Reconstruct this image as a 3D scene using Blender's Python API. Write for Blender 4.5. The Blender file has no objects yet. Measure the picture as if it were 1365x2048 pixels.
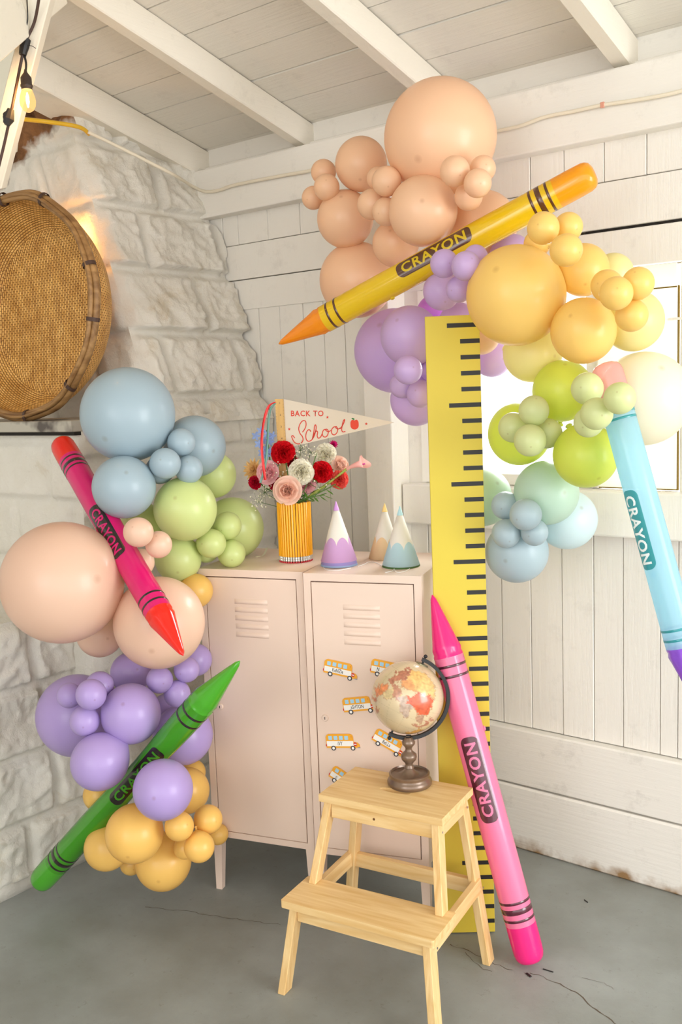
import bpy, bmesh, math, random
from mathutils import Vector, Matrix, noise
random.seed(7)
PI = math.pi
R = math.radians

# ---------------------------------------------------------------- camera, world, lights, exposure
W_PX, H_PX, F_PX = 1365.0, 2048.0, 1924.0
CAM = Vector((0, 0, 1.6))
YAW, PITCH, ROLL = R(-38.56), R(-7.237), R(-2.206)
DV = Vector((math.sin(YAW)*math.cos(PITCH), math.cos(YAW)*math.cos(PITCH), math.sin(PITCH)))
_r = DV.cross(Vector((0, 0, 1))).normalized()
_u = _r.cross(DV)
RV = math.cos(ROLL)*_r + math.sin(ROLL)*_u
UV = -math.sin(ROLL)*_r + math.cos(ROLL)*_u
cam_data = bpy.data.cameras.new('camera')
cam = bpy.data.objects.new('camera', cam_data)
bpy.context.scene.collection.objects.link(cam)
m = Matrix((RV, UV, -DV)).transposed().to_4x4()
m.translation = CAM
cam.matrix_world = m
cam_data.sensor_fit = 'VERTICAL'
cam_data.sensor_height = 36.0
cam_data.sensor_width = 24.0
cam_data.lens = F_PX/H_PX*36.0
cam_data.clip_start = 0.05
S = bpy.context.scene
S.camera = cam
S.view_settings.view_transform = 'Standard'
S.view_settings.look = 'None'
S.view_settings.gamma = 1.0
S.view_settings.use_curve_mapping = False
S.cycles.sample_clamp_indirect = 3.0
S.cycles.sample_clamp_direct = 12.0
S.view_settings.exposure = EXPOSURE = -0.02

world = bpy.data.worlds.new('sky'); S.world = world; world.use_nodes = True
wn = world.node_tree.nodes; wl = world.node_tree.links
bg = wn['Background']; bg.inputs['Strength'].default_value = 3.1
tc = wn.new('ShaderNodeTexCoord'); sx = wn.new('ShaderNodeSeparateXYZ'); ramp = wn.new('ShaderNodeValToRGB')
wl.new(tc.outputs['Generated'], sx.inputs[0]); wl.new(sx.outputs['Z'], ramp.inputs[0]); wl.new(ramp.outputs[0], bg.inputs[0])
ramp.color_ramp.elements[0].position = 0.46; ramp.color_ramp.elements[0].color = (0.80, 0.80, 0.80, 1)
ramp.color_ramp.elements[1].position = 0.53; ramp.color_ramp.elements[1].color = (0.93, 0.97, 1.0, 1)

def area_light(name, loc, target, sx_, sy_, energy, color):
    ld = bpy.data.lights.new(name, 'AREA'); ld.shape = 'RECTANGLE'; ld.size = sx_; ld.size_y = sy_
    ld.energy = energy; ld.color = color
    o = bpy.data.objects.new(name, ld); bpy.context.scene.collection.objects.link(o)
    o.location = loc
    o.rotation_euler = (Vector(target)-Vector(loc)).to_track_quat('-Z', 'Y').to_euler()
    return o
# daylight through the window in the back wall and through the wide barn opening on the right
area_light('window_daylight', (-1.55, 3.3, 2.05), (-1.65, 2.3, 1.0), 1.2, 1.0, 90, (0.97, 0.99, 1.0))
area_light('barn_door_daylight', (2.6, 2.0, 1.45), (-1.8, 1.9, 0.7), 1.6, 2.0, 85, (0.98, 0.99, 1.0))
area_light('barn_entrance_daylight', (-0.9, -3.2, 2.1), (-1.9, 2.2, 0.9), 2.0, 1.6, 34, (0.98, 0.99, 1.0))

# ---------------------------------------------------------------- geometry helpers
C = bpy.context.scene.collection
def ray(px, py): return DV + RV*((px-W_PX/2)/F_PX) - UV*((py-H_PX/2)/F_PX)
def at(px, py, t): return CAM + ray(px, py)*t
def on_plane(px, py, o, n):
    v = ray(px, py); return CAM + v*((Vector(o)-CAM).dot(n)/v.dot(n))

def link(name, bm, mat=None, parent=None, smooth=False, angle=None):
    me = bpy.data.meshes.new(name); bm.normal_update(); bm.to_mesh(me); bm.free()
    if smooth:
        for p in me.polygons: p.use_smooth = True
    o = bpy.data.objects.new(name, me); C.objects.link(o)
    if mat: me.materials.append(mat)
    if parent: o.parent = parent
    if angle is not None:
        for p in me.polygons: p.use_smooth = True
        try: me.set_sharp_from_angle(angle=R(angle))
        except Exception: pass
    return o
def tag(o, label=None, cat=None, group=None, kind=None):
    if label: o['label'] = label
    if cat: o['category'] = cat
    if group: o['group'] = group
    if kind: o['kind'] = kind
    return o
def empty(name, loc=(0, 0, 0), rz=0):
    o = bpy.data.objects.new(name, None); C.objects.link(o); o.location = loc; o.rotation_euler = (0, 0, rz)
    o.empty_display_size = 0.05
    return o
def box(bm, x0, x1, y0, y1, z0, z1, M=None):
    vs = [bm.verts.new((x, y, z)) for z in (z0, z1) for y in (y0, y1) for x in (x0, x1)]
    for f in ((0, 2, 3, 1), (4, 5, 7, 6), (0, 1, 5, 4), (2, 6, 7, 3), (0, 4, 6, 2), (1, 3, 7, 5)):
        bm.faces.new([vs[i] for i in f])
    if M: bmesh.ops.transform(bm, matrix=M, verts=vs)
    return vs
def bevel(bm, w, seg=2):
    bmesh.ops.bevel(bm, geom=[e for e in bm.edges], offset=w, segments=seg, profile=0.5, affect='EDGES', clamp_overlap=True)
def bbox(x0, x1, y0, y1, z0, z1, w=0.003, seg=2):
    bm = bmesh.new(); box(bm, x0, x1, y0, y1, z0, z1)
    if w: bevel(bm, w, seg)
    return bm
def hexa(bm, lo, hi):
    """solid between two quads (lists of 4 points, same winding)"""
    a = [bm.verts.new(p) for p in lo]; b = [bm.verts.new(p) for p in hi]
    bm.faces.new(a[::-1]); bm.faces.new(b)
    for i in range(4): bm.faces.new((a[i], a[(i+1) % 4], b[(i+1) % 4], b[i]))
def lathe(bm, prof, n=32, M=None, caps=True, uv=False):
    rings = []; newv = []
    for r_, z in prof:
        if r_ < 1e-6: ring = [bm.verts.new((0, 0, z))]
        else: ring = [bm.verts.new((r_*math.cos(2*PI*i/n), r_*math.sin(2*PI*i/n), z)) for i in range(n)]
        rings.append(ring); newv += ring
    for a, b in zip(rings, rings[1:]):
        for i in range(n):
            j = (i+1) % n
            if len(a) == 1 and len(b) == 1: continue
            if len(a) == 1: bm.faces.new((a[0], b[j], b[i]))
            elif len(b) == 1: bm.faces.new((a[i], a[j], b[0]))
            else: bm.faces.new((a[i], a[j], b[j], b[i]))
    if caps:
        if len(rings[0]) > 1: bm.faces.new(rings[0][::-1])
        if len(rings[-1]) > 1: bm.faces.new(rings[-1])
    if M: bmesh.ops.transform(bm, matrix=M, verts=newv)
    return newv
def tube(bm, pts, r, n=8, flat=None, caps=True):
    pts = [Vector(p) for p in pts]; rings = []
    rr = r if isinstance(r, (list, tuple)) else [r]*len(pts)
    up = Vector((0, 0, 1)); prev = None
    for i, p in enumerate(pts):
        d = (pts[min(i+1, len(pts)-1)]-pts[max(i-1, 0)])
        if d.length < 1e-9: d = Vector((0, 0, 1))
        d.normalize()
        if prev is None:
            a = d.cross(up if abs(d.z) < 0.95 else Vector((1, 0, 0))).normalized()
        else:
            a = (prev-d*prev.dot(d)).normalized()
        prev = a; b = d.cross(a)
        rings.append([bm.verts.new(p+(a*math.cos(2*PI*k/n)+b*math.sin(2*PI*k/n))*rr[i]) for k in range(n)])
    for x, y in zip(rings, rings[1:]):
        for k in range(n): bm.faces.new((x[k], x[(k+1) % n], y[(k+1) % n], y[k]))
    if caps: bm.faces.new(rings[0][::-1]); bm.faces.new(rings[-1])
def catmull(pts, k=6, closed=False):
    pts = [Vector(p) for p in pts]; n = len(pts); out = []
    rng = range(n if closed else n-1)
    for i in rng:
        p0 = pts[(i-1) % n] if closed or i > 0 else pts[0]
        p1 = pts[i]; p2 = pts[(i+1) % n]
        p3 = pts[(i+2) % n] if closed or i+2 < n else pts[-1]
        for j in range(k):
            t = j/k
            out.append(0.5*((2*p1)+(-p0+p2)*t+(2*p0-5*p1+4*p2-p3)*t*t+(-p0+3*p1-3*p2+p3)*t*t*t))
    if not closed: out.append(pts[-1])
    return out
def prism(bm, outline, z0, z1):
    """outline: list of (x,y); extruded solid"""
    a = [bm.verts.new((x, y, z0)) for x, y in outline]; b = [bm.verts.new((x, y, z1)) for x, y in outline]
    n = len(a)
    bm.faces.new(a[::-1]); bm.faces.new(b)
    for i in range(n): bm.faces.new((a[i], a[(i+1) % n], b[(i+1) % n], b[i]))
def rrect(x0, x1, y0, y1, r, n=6):
    out = []
    for cx, cy, a0 in ((x1-r, y1-r, 0), (x0+r, y1-r, 90), (x0+r, y0+r, 180), (x1-r, y0+r, 270)):
        for i in range(n+1):
            a = R(a0+90*i/n); out.append((cx+r*math.cos(a), cy+r*math.sin(a)))
    return out
def frame_matrix(o, x, y, z):
    M = Matrix((Vector(x), Vector(y), Vector(z))).transposed().to_4x4(); M.translation = Vector(o); return M
def text_bm(s, size, thick=0.0, off=0.0, space=1.0, sx=1.0, align='CENTER'):
    cu = bpy.data.curves.new('txt', 'FONT'); cu.body = s; cu.size = size; cu.extrude = thick; cu.offset = off
    cu.align_x = align; cu.align_y = 'CENTER'; cu.space_character = space; cu.resolution_u = 3
    o = bpy.data.objects.new('txt', cu); C.objects.link(o)
    bpy.context.view_layer.update()
    dg = bpy.context.evaluated_depsgraph_get()
    me = o.evaluated_get(dg).to_mesh()
    bm = bmesh.new(); bm.from_mesh(me)
    o.evaluated_get(dg).to_mesh_clear()
    bpy.data.objects.remove(o); bpy.data.curves.remove(cu)
    bmesh.ops.scale(bm, vec=(sx, 1, 1), verts=bm.verts)
    return bm

# ---------------------------------------------------------------- materials
def srgb(r, g, b):
    f = lambda c: (c/255)/12.92 if c/255 <= 0.04045 else ((c/255+0.055)/1.055)**2.4
    return (f(r), f(g), f(b), 1)
def mat(name, col, rough=0.5, metal=0.0, spec=0.5, trans=0.0, noise_amt=0.0, noise_scale=20, bump=0.0, bump_scale=60,
        coat=0.0, translucent=0.0, alpha=None):
    M_ = bpy.data.materials.new(name); M_.use_nodes = True
    nt = M_.node_tree; N = nt.nodes; L = nt.links; p = N['Principled BSDF']
    c = col if len(col) == 4 else (*col, 1)
    p.inputs['Base Color'].default_value = c; p.inputs['Roughness'].default_value = rough
    p.inputs['Metallic'].default_value = metal
    p.inputs['Specular IOR Level'].default_value = spec
    p.inputs['Coat Weight'].default_value = coat
    p.inputs['Coat Roughness'].default_value = 0.08
    p.inputs['Transmission Weight'].default_value = trans
    tcn = N.new('ShaderNodeTexCoord')
    if noise_amt:
        nz = N.new('ShaderNodeTexNoise'); nz.inputs['Scale'].default_value = noise_scale; nz.inputs['Detail'].default_value = 5
        L.new(tcn.outputs['Object'], nz.inputs['Vector'])
        mx = N.new('ShaderNodeMix'); mx.data_type = 'RGBA'; mx.blend_type = 'MULTIPLY'
        mx.inputs[0].default_value = 1.0
        rp = N.new('ShaderNodeValToRGB'); rp.color_ramp.elements[0].position = 0.3; rp.color_ramp.elements[1].position = 0.7
        k = 1-noise_amt
        rp.color_ramp.elements[0].color = (k, k, k, 1); rp.color_ramp.elements[1].color = (1, 1, 1, 1)
        L.new(nz.outputs['Fac'], rp.inputs[0]); L.new(rp.outputs[0], mx.inputs['B']); mx.inputs['A'].default_value = c
        L.new(mx.outputs['Result'], p.inputs['Base Color'])
    if bump:
        nb = N.new('ShaderNodeTexNoise'); nb.inputs['Scale'].default_value = bump_scale; nb.inputs['Detail'].default_value = 6
        L.new(tcn.outputs['Object'], nb.inputs['Vector'])
        bp = N.new('ShaderNodeBump'); bp.inputs['Strength'].default_value = bump; bp.inputs['Distance'].default_value = 0.01
        L.new(nb.outputs['Fac'], bp.inputs['Height']); L.new(bp.outputs[0], p.inputs['Normal'])
    if translucent or alpha is not None:
        out = N['Material Output']; cur = p.outputs[0]
        if translucent:
            tr = N.new('ShaderNodeBsdfTranslucent'); tr.inputs[0].default_value = c
            ms = N.new('ShaderNodeMixShader'); ms.inputs[0].default_value = translucent
            L.new(cur, ms.inputs[1]); L.new(tr.outputs[0], ms.inputs[2]); cur = ms.outputs[0]
        if alpha is not None:
            tp = N.new('ShaderNodeBsdfTransparent'); tp.inputs[0].default_value = c
            ms = N.new('ShaderNodeMixShader'); ms.inputs[0].default_value = alpha
            L.new(cur, ms.inputs[1]); L.new(tp.outputs[0], ms.inputs[2]); cur = ms.outputs[0]
        L.new(cur, out.inputs['Surface'])
    return M_
def painted_wood(name, col, axis='X', dirt=0.25, grain=0.4, low_dirt=None):
    """old white paint: fine stretched grain, sparse dings; stains near a height when low_dirt=(z0,z1,colour)"""
    M_ = mat(name, col, rough=0.55, spec=0.3)
    nt = M_.node_tree; N = nt.nodes; L = nt.links; p = N['Principled BSDF']
    tcn = N.new('ShaderNodeTexCoord'); mp = N.new('ShaderNodeMapping')
    mp.inputs['Scale'].default_value = {'X': (2, 30, 30), 'Y': (30, 2, 30), 'Z': (30, 30, 2)}[axis]
    L.new(tcn.outputs['Object'], mp.inputs[0])
    nz = N.new('ShaderNodeTexNoise'); nz.inputs['Scale'].default_value = 3; nz.inputs['Detail'].default_value = 8; nz.inputs['Roughness'].default_value = 0.65
    L.new(mp.outputs[0], nz.inputs['Vector'])
    bp = N.new('ShaderNodeBump'); bp.inputs['Strength'].default_value = grain; bp.inputs['Distance'].default_value = 0.004
    L.new(nz.outputs['Fac'], bp.inputs['Height']); L.new(bp.outputs[0], p.inputs['Normal'])
    n2 = N.new('ShaderNodeTexNoise'); n2.inputs['Scale'].default_value = 9; n2.inputs['Detail'].default_value = 9; n2.inputs['Roughness'].default_value = 0.75
    L.new(tcn.outputs['Object'], n2.inputs['Vector'])
    rp = N.new('ShaderNodeValToRGB')
    rp.color_ramp.elements[0].position = 0.30; rp.color_ramp.elements[1].position = 0.44
    d = tuple(c*(1-dirt*1.6)+e*dirt*0.5 for c, e in zip(col[:3], (0.25, 0.17, 0.08)))
    rp.color_ramp.elements[0].color = (*d, 1); rp.color_ramp.elements[1].color = (*col[:3], 1)
    L.new(n2.outputs['Fac'], rp.inputs[0]); L.new(rp.outputs[0], p.inputs['Base Color'])
    if low_dirt:
        z0, z1, dc = low_dirt
        sp = N.new('ShaderNodeSeparateXYZ'); L.new(tcn.outputs['Object'], sp.inputs[0])
        mr = N.new('ShaderNodeMapRange'); mr.inputs[1].default_value = z0; mr.inputs[2].default_value = z1
        mr.inputs[3].default_value = 1; mr.inputs[4].default_value = 0; L.new(sp.outputs['Z'], mr.inputs[0])
        n3 = N.new('ShaderNodeTexNoise'); n3.inputs['Scale'].default_value = 14; n3.inputs['Detail'].default_value = 8
        L.new(tcn.outputs['Object'], n3.inputs['Vector'])
        mu = N.new('ShaderNodeMath'); mu.operation = 'MULTIPLY'; L.new(mr.outputs[0], mu.inputs[0]); L.new(n3.outputs['Fac'], mu.inputs[1])
        r2 = N.new('ShaderNodeValToRGB'); r2.color_ramp.elements[0].position = 0.28; r2.color_ramp.elements[1].position = 0.55
        L.new(mu.outputs[0], r2.inputs[0])
        mx = N.new('ShaderNodeMix'); mx.data_type = 'RGBA'; L.new(r2.outputs[0], mx.inputs[0])
        L.new(rp.outputs[0], mx.inputs['A']); mx.inputs['B'].default_value = dc
        L.new(mx.outputs['Result'], p.inputs['Base Color'])
    return M_
def wood(name, c0, c1, axis='X', scale=1.0, rough=0.45):
    M_ = mat(name, c0, rough=rough, spec=0.4)
    nt = M_.node_tree; N = nt.nodes; L = nt.links; p = N['Principled BSDF']
    tcn = N.new('ShaderNodeTexCoord'); mp = N.new('ShaderNodeMapping')
    mp.inputs['Scale'].default_value = {'X': (1.2, 14, 14), 'Y': (14, 1.2, 14), 'Z': (14, 14, 1.2)}[axis]
    L.new(tcn.outputs['Object'], mp.inputs[0])
    nz = N.new('ShaderNodeTexNoise'); nz.inputs['Scale'].default_value = 4*scale; nz.inputs['Detail'].default_value = 6; nz.inputs['Distortion'].default_value = 0.6
    L.new(mp.outputs[0], nz.inputs['Vector'])
    rp = N.new('ShaderNodeValToRGB'); rp.color_ramp.elements[0].position = 0.32; rp.color_ramp.elements[1].position = 0.68
    rp.color_ramp.elements[0].color = c1; rp.color_ramp.elements[1].color = c0
    L.new(nz.outputs['Fac'], rp.inputs[0]); L.new(rp.outputs[0], p.inputs['Base Color'])
    return M_

WHITE = srgb(234, 230, 221)
M_wall = painted_wood('old_white_paint_upright_boards', WHITE, 'Z', dirt=0.07)
M_wallh = painted_wood('old_white_paint_level_boards', WHITE, 'X', dirt=0.07)
M_skirt = painted_wood('old_white_paint_with_floor_grime', WHITE, 'X', dirt=0.10, low_dirt=(0.0, 0.10, srgb(150, 118, 80)))
M_ceil = painted_wood('ceiling_board_paint', srgb(228, 223, 212), 'X', dirt=0.07)
M_raft = painted_wood('rafter_paint', srgb(232, 225, 210), 'Y', dirt=0.06)
M_black = mat('black_plastic', (0.015, 0.014, 0.014), 0.5)
M_dark = mat('dark_gap', (0.02, 0.016, 0.012), 0.9)
M_cable = mat('cream_cable_sheath', srgb(232, 222, 200), 0.5)
M_ycable = mat('yellow_cable_sheath', srgb(222, 176, 40), 0.4)

# ---------------------------------------------------------------- the barn: floor, back wall, ceiling, beam, rafters
YW = 2.86          # face of the upright wall boards
def structure(o): o['kind'] = 'structure'; return o

# floor: worn painted concrete
M_floor = mat('worn_grey_green_concrete', srgb(150, 150, 138), rough=0.42, spec=0.35)
nt = M_floor.node_tree; N = nt.nodes; L = nt.links; p = N['Principled BSDF']
tcn = N.new('ShaderNodeTexCoord')
n1 = N.new('ShaderNodeTexNoise'); n1.inputs['Scale'].default_value = 1.6; n1.inputs['Detail'].default_value = 8; n1.inputs['Roughness'].default_value = 0.6
L.new(tcn.outputs['Object'], n1.inputs['Vector'])
rp = N.new('ShaderNodeValToRGB'); e = rp.color_ramp.elements
e[0].position = 0.3; e[0].color = srgb(118, 118, 109); e[1].position = 0.72; e[1].color = srgb(160, 165, 162)
L.new(n1.outputs['Fac'], rp.inputs[0])
n2 = N.new('ShaderNodeTexNoise'); n2.inputs['Scale'].default_value = 26; n2.inputs['Detail'].default_value = 10; n2.inputs['Roughness'].default_value = 0.8
L.new(tcn.outputs['Object'], n2.inputs['Vector'])
r2 = N.new('ShaderNodeValToRGB'); e = r2.color_ramp.elements
e[0].position = 0.28; e[0].color = (0.62, 0.58, 0.5, 1); e[1].position = 0.42; e[1].color = (1, 1, 1, 1)
x = r2.color_ramp.elements.new(0.74); x.color = (1, 1, 1, 1); x = r2.color_ramp.elements.new(0.82); x.color = (1.2, 1.2, 1.18, 1)
L.new(n2.outputs['Fac'], r2.inputs[0])
mx = N.new('ShaderNodeMix'); mx.data_type = 'RGBA'; mx.blend_type = 'MULTIPLY'; mx.inputs[0].default_value = 1
L.new(rp.outputs[0], mx.inputs['A']); L.new(r2.outputs[0], mx.inputs['B']); L.new(mx.outputs['Result'], p.inputs['Base Color'])
rr = N.new('ShaderNodeMapRange'); rr.inputs[3].default_value = 0.3; rr.inputs[4].default_value = 0.6; L.new(n1.outputs['Fac'], rr.inputs[0]); L.new(rr.outputs[0], p.inputs['Roughness'])
bp = N.new('ShaderNodeBump'); bp.inputs['Strength'].default_value = 0.25; bp.inputs['Distance'].default_value = 0.004
L.new(n2.outputs['Fac'], bp.inputs['Height']); L.new(bp.outputs[0], p.inputs['Normal'])
bm = bmesh.new(); box(bm, -4.6, 3.2, -4.0, 3.0, -0.12, 0.0)
floor = structure(link('floor', bm, M_floor))
# cracks in the concrete
M_crack = mat('crack_shadow', srgb(96, 84, 70), 0.9)
def crack(pxs, w=0.0016, seed=0):
    rnd = random.Random(seed); pts = []
    w3 = [on_plane(x_, y_, (0, 0, 0.0), Vector((0, 0, 1))) for x_, y_ in pxs]
    for a, b in zip(w3, w3[1:]):
        n_ = max(2, int((b-a).length/0.012)); s = (b-a).normalized().cross(Vector((0, 0, 1)))
        for i in range(n_): pts.append(a.lerp(b, i/n_)+s*rnd.uniform(-.004, .004))
    bm = bmesh.new(); prev = None
    for i in range(len(pts)-1):
        d = (pts[i+1]-pts[i]).normalized().cross(Vector((0, 0, 1)))*w*rnd.uniform(.3, 1.2)
        a, b = bm.verts.new(pts[i]+d+Vector((0, 0, .0006))), bm.verts.new(pts[i]-d+Vector((0, 0, .0006)))
        if prev: bm.faces.new((prev[0], a, b, prev[1]))
        prev = (a, b)
    o = link('crack', bm, M_crack, floor); return o
crack([(900, 1890), (935, 1900), (975, 1922), (1015, 1938), (1045, 1948)], seed=1)
crack([(1062, 1945), (1120, 1968), (1160, 1990), (1200, 2025), (1260, 2070)], seed=2)
crack([(930, 1905), (960, 1935), (1000, 1950)], w=.001, seed=3)
crack([(290, 1815), (370, 1822), (450, 1835), (520, 1845), (580, 1850)], w=.0013, seed=4)
crack([(1165, 1955), (1210, 1965), (1240, 1990)], w=.0007, seed=5)

# back wall with a window opening; upright tongue-and-groove boards, level boards above
WIN = (-1.90, -1.24, 1.264, 1.93)
def board(bm, x0, x1, z0, z1, y0, th=0.03, g=0.0011, bev=0.0015):
    b = bmesh.new(); box(b, x0+g, x1-g, y0, y0+th, z0+g, z1-g); bevel(b, bev, 1)
    me = bpy.data.meshes.new('t'); b.to_mesh(me); b.free(); bm.from_mesh(me); bpy.data.meshes.remove(me)
bm = bmesh.new()
rnd = random.Random(3)
xs = [-4.0]; 
while xs[-1] < 1.6: xs.append(xs[-1]+rnd.choice((0.105, 0.12, 0.125, 0.11, 0.14)))
fixed = [-2.66, -2.55, -2.43, -2.33, -2.23, -2.11, -1.99, -1.885, -1.79, -1.69, -1.591, -1.481, -1.367, -1.258, -1.16, -1.041, -0.986, -0.93, -0.82]
xs = [x for x in xs if x < -2.72] + fixed + [x for x in xs if x > -0.76]
for a, b in zip(xs, xs[1:]):
    dy = rnd.uniform(-0.0015, 0.0015)
    if a > WIN[1]-.03 and b < -.96:
        board(bm, a, b, 0.43, WIN[2]-.002, YW+dy)  # wall left open behind the hatch so daylight glows through it
    elif b < WIN[0]+.02 or a > WIN[1]-.02:
        if a < -1.95: board(bm, a, b, 0.43, 1.95, YW+dy)
        else: board(bm, a, b, 0.43, 1.93, YW+dy)
    else:
        board(bm, a, b, 0.43, WIN[2], YW+dy)
# level boards over the uprights
def hboards(z0, z1, cuts, dy=0.0):
    for a, b in zip(cuts, cuts[1:]): board(bm, a, b, z0, z1, YW-0.006+dy+rnd.uniform(-.001, .001))
hboards(1.9315, 2.050, [-4.0, -1.62, -1.30]); hboards(1.9315, 2.044, [-1.30, 1.6])
hboards(2.051, 2.187, [-4.0, -2.0, 1.6], -0.004)
hboards(2.188, 2.335, [-4.0, -3.2, -2.83, -2.745, -2.585, -2.42, -2.26, -2.08, -1.9, -1.75, -1.63, -1.46, -1.345, -1.215, -1.085, -.95, -.8, -.6, -.3, 0, .4, .8, 1.6])
wall = structure(link('wall_back', bm, M_wall))
bm = bmesh.new(); box(bm, -4.0, WIN[0], YW+.028, YW+.05, 0, 2.6); box(bm, -.985, 1.6, YW+.028, YW+.05, 0, 2.6); box(bm, WIN[1], -.985, YW+.028, YW+.05, 0, WIN[2]-.02); box(bm, WIN[1], -.985, YW+.028, YW+.05, WIN[3], 2.6)
box(bm, WIN[0], WIN[1], YW+.028, YW+.05, 0, WIN[2]-.02); box(bm, WIN[0], WIN[1], YW+.028, YW+.05, WIN[3]+.02, 2.6)
link('backing', bm, mat('shadowed_board_back', srgb(128, 116, 98), .9), wall)
bm = bmesh.new(); box(bm, -1.28, 1.6, YW+.004, YW+.02, 2.0445, 2.0515); link('open_joint', bm, M_dark, wall)
# skirting: two wide boards at the foot of the wall
bm = bmesh.new()
board(bm, -2.6, 1.6, 0.0, 0.226, 2.824, 0.05, 0.0, 0.006)
board(bm, -2.6, 1.6, 0.231, 0.428, 2.828, 0.05, 0.0, 0.005)
structure(link('baseboard_back', bm, M_skirt))
# beam under the rafters
bm = bmesh.new(); box(bm, -2.97, 1.6, 2.80, 2.93, 2.303, 2.492)
bevel(bm, 0.006, 2)
structure(link('trim_1', bm, M_wallh))
tag(bpy.data.objects['trim_1'], 'wide white horizontal beam where the back wall meets the ceiling')
# ceiling boards follow the roof slope
SL = -0.25
def roof_z(y, h=0.0): return 2.49+h+SL*(y-2.80)
bm = bmesh.new()
y = 3.02; rnd = random.Random(11)
while y > -3.6:
    w = 0.152; y2 = y-w
    cuts = [-4.6, rnd.uniform(-3.4, -1.4), 1.2, 3.2] if rnd.random() < .4 else [-4.6, 3.2]
    for a, b in zip(cuts, cuts[1:]):
        g = 0.0016 + (0.0018 if rnd.random() < .3 else 0); dz = rnd.uniform(0, .003)
        lo = [(a+.001, y-g, roof_z(y-g, .115+dz)), (b-.001, y-g, roof_z(y-g, .115+dz)), (b-.001, y2+g, roof_z(y2+g, .115+dz)), (a+.001, y2+g, roof_z(y2+g, .115+dz))]
        hexa(bm, [Vector(q) for q in lo], [Vector(q)+Vector((0, 0, .02)) for q in lo])
    y = y2
ceiling = structure(link('ceiling', bm, M_ceil))
bm = bmesh.new()
hexa(bm, [Vector((-4.6, 3.02, roof_z(3.02, .140))), Vector((3.2, 3.02, roof_z(3.02, .140))), Vector((3.2, -3.6, roof_z(-3.6, .140))), Vector((-4.6, -3.6, roof_z(-3.6, .140)))],
     [Vector((-4.6, 3.02, roof_z(3.02, .17))), Vector((3.2, 3.02, roof_z(3.02, .17))), Vector((3.2, -3.6, roof_z(-3.6, .17))), Vector((-4.6, -3.6, roof_z(-3.6, .17)))])
link('roof_deck', bm, M_dark, ceiling)
# rafters
RAFTERS = [(-2.955, .075, 'white rafter along the top of the stone chimney'), (-2.385, .05, 'white rafter left of the huge peach balloon, second from the chimney'),
           (-1.77, .05, 'white rafter ending behind the huge peach balloon'), (-1.15, .055, 'white rafter nearest the upper right corner'),
           (-.55, .05, None), (.05, .05, None), (.65, .05, None), (1.25, .05, None)]
for i, (xc, w, lab) in enumerate(RAFTERS):
    bm = bmesh.new()
    a, b = xc-w/2, xc+w/2
    y0, y1 = 2.90, -3.5
    lo = [(a, y0, roof_z(y0)+.02), (b, y0, roof_z(y0)+.02), (b, y1, roof_z(y1)), (a, y1, roof_z(y1))]
    if xc < -2.9: lo = [(a-.1, y0, roof_z(y0)), (b, y0, roof_z(y0)), (b, y1, roof_z(y1)), (a-.1, y1, roof_z(y1))]
    hexa(bm, [Vector((q[0], q[1], q[2])) for q in lo], [Vector((q[0], q[1], roof_z(q[1], .114))) for q in lo])
    bevel(bm, .004, 1)
    o = link('rafter', bm, M_raft); tag(o, lab, None, None, 'structure')
# wall plate behind beam closing the gap under the roof
bm = bmesh.new(); box(bm, -4.6, 1.6, 2.885, 2.93, 2.45, 2.60); box(bm, -4.6, 1.6, 2.86, 2.884, 2.49, 2.515); bevel(bm, .003, 1); structure(link('trim_2', bm, M_wallh))
tag(bpy.data.objects['trim_2'], 'narrow white board closing the gap between beam and ceiling')
# window: frame, sill and bright panes
M_frame = painted_wood('window_frame_paint', srgb(244, 241, 232), 'Z', dirt=.04)
win = structure(empty('window_1', ((WIN[0]+WIN[1])/2, YW, WIN[2])))
x0, x1, z0, z1 = (WIN[0]-win.location.x, WIN[1]-win.location.x, 0, WIN[3]-WIN[2])
bm = bmesh.new()
for bx in ((x0+.001, x0+.035, z0, z1), (x1-.035, x1-.001, z0, z1), (x0+.035, x1-.035, z0, z0+.035), (x0+.035, x1-.035, z1-.035, z1), (-.16, -.13, z0+.035, z1-.035)):
    box(bm, bx[0], bx[1], -.005, .06, bx[2], bx[3])
structure(link('window_frame', bm, M_frame, win))
M_glass = bpy.data.materials.new('clear_window_glass'); M_glass.use_nodes = True
nt = M_glass.node_tree; N = nt.nodes; L = nt.links; N.remove(N['Principled BSDF'])
gl = N.new('ShaderNodeBsdfGlossy'); gl.inputs['Roughness'].default_value = .02; tp = N.new('ShaderNodeBsdfTransparent'); tp.inputs[0].default_value = (.97, .98, .97, 1)
fr = N.new('ShaderNodeFresnel'); fr.inputs[0].default_value = 1.45; ms = N.new('ShaderNodeMixShader')
L.new(fr.outputs[0], ms.inputs[0]); L.new(tp.outputs[0], ms.inputs[1]); L.new(gl.outputs[0], ms.inputs[2]); L.new(ms.outputs[0], N['Material Output'].inputs[0])
bm = bmesh.new(); box(bm, x0+.03, x1-.03, .028, .032, z0+.03, z1-.03)
structure(link('pane', bm, M_glass, win))
bm = bbox(x0-.05, 1.6-win.location.x, -.06, .02, -.145, -.004, .006)
structure(link('window_sill', bm, M_frame, win))
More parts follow.
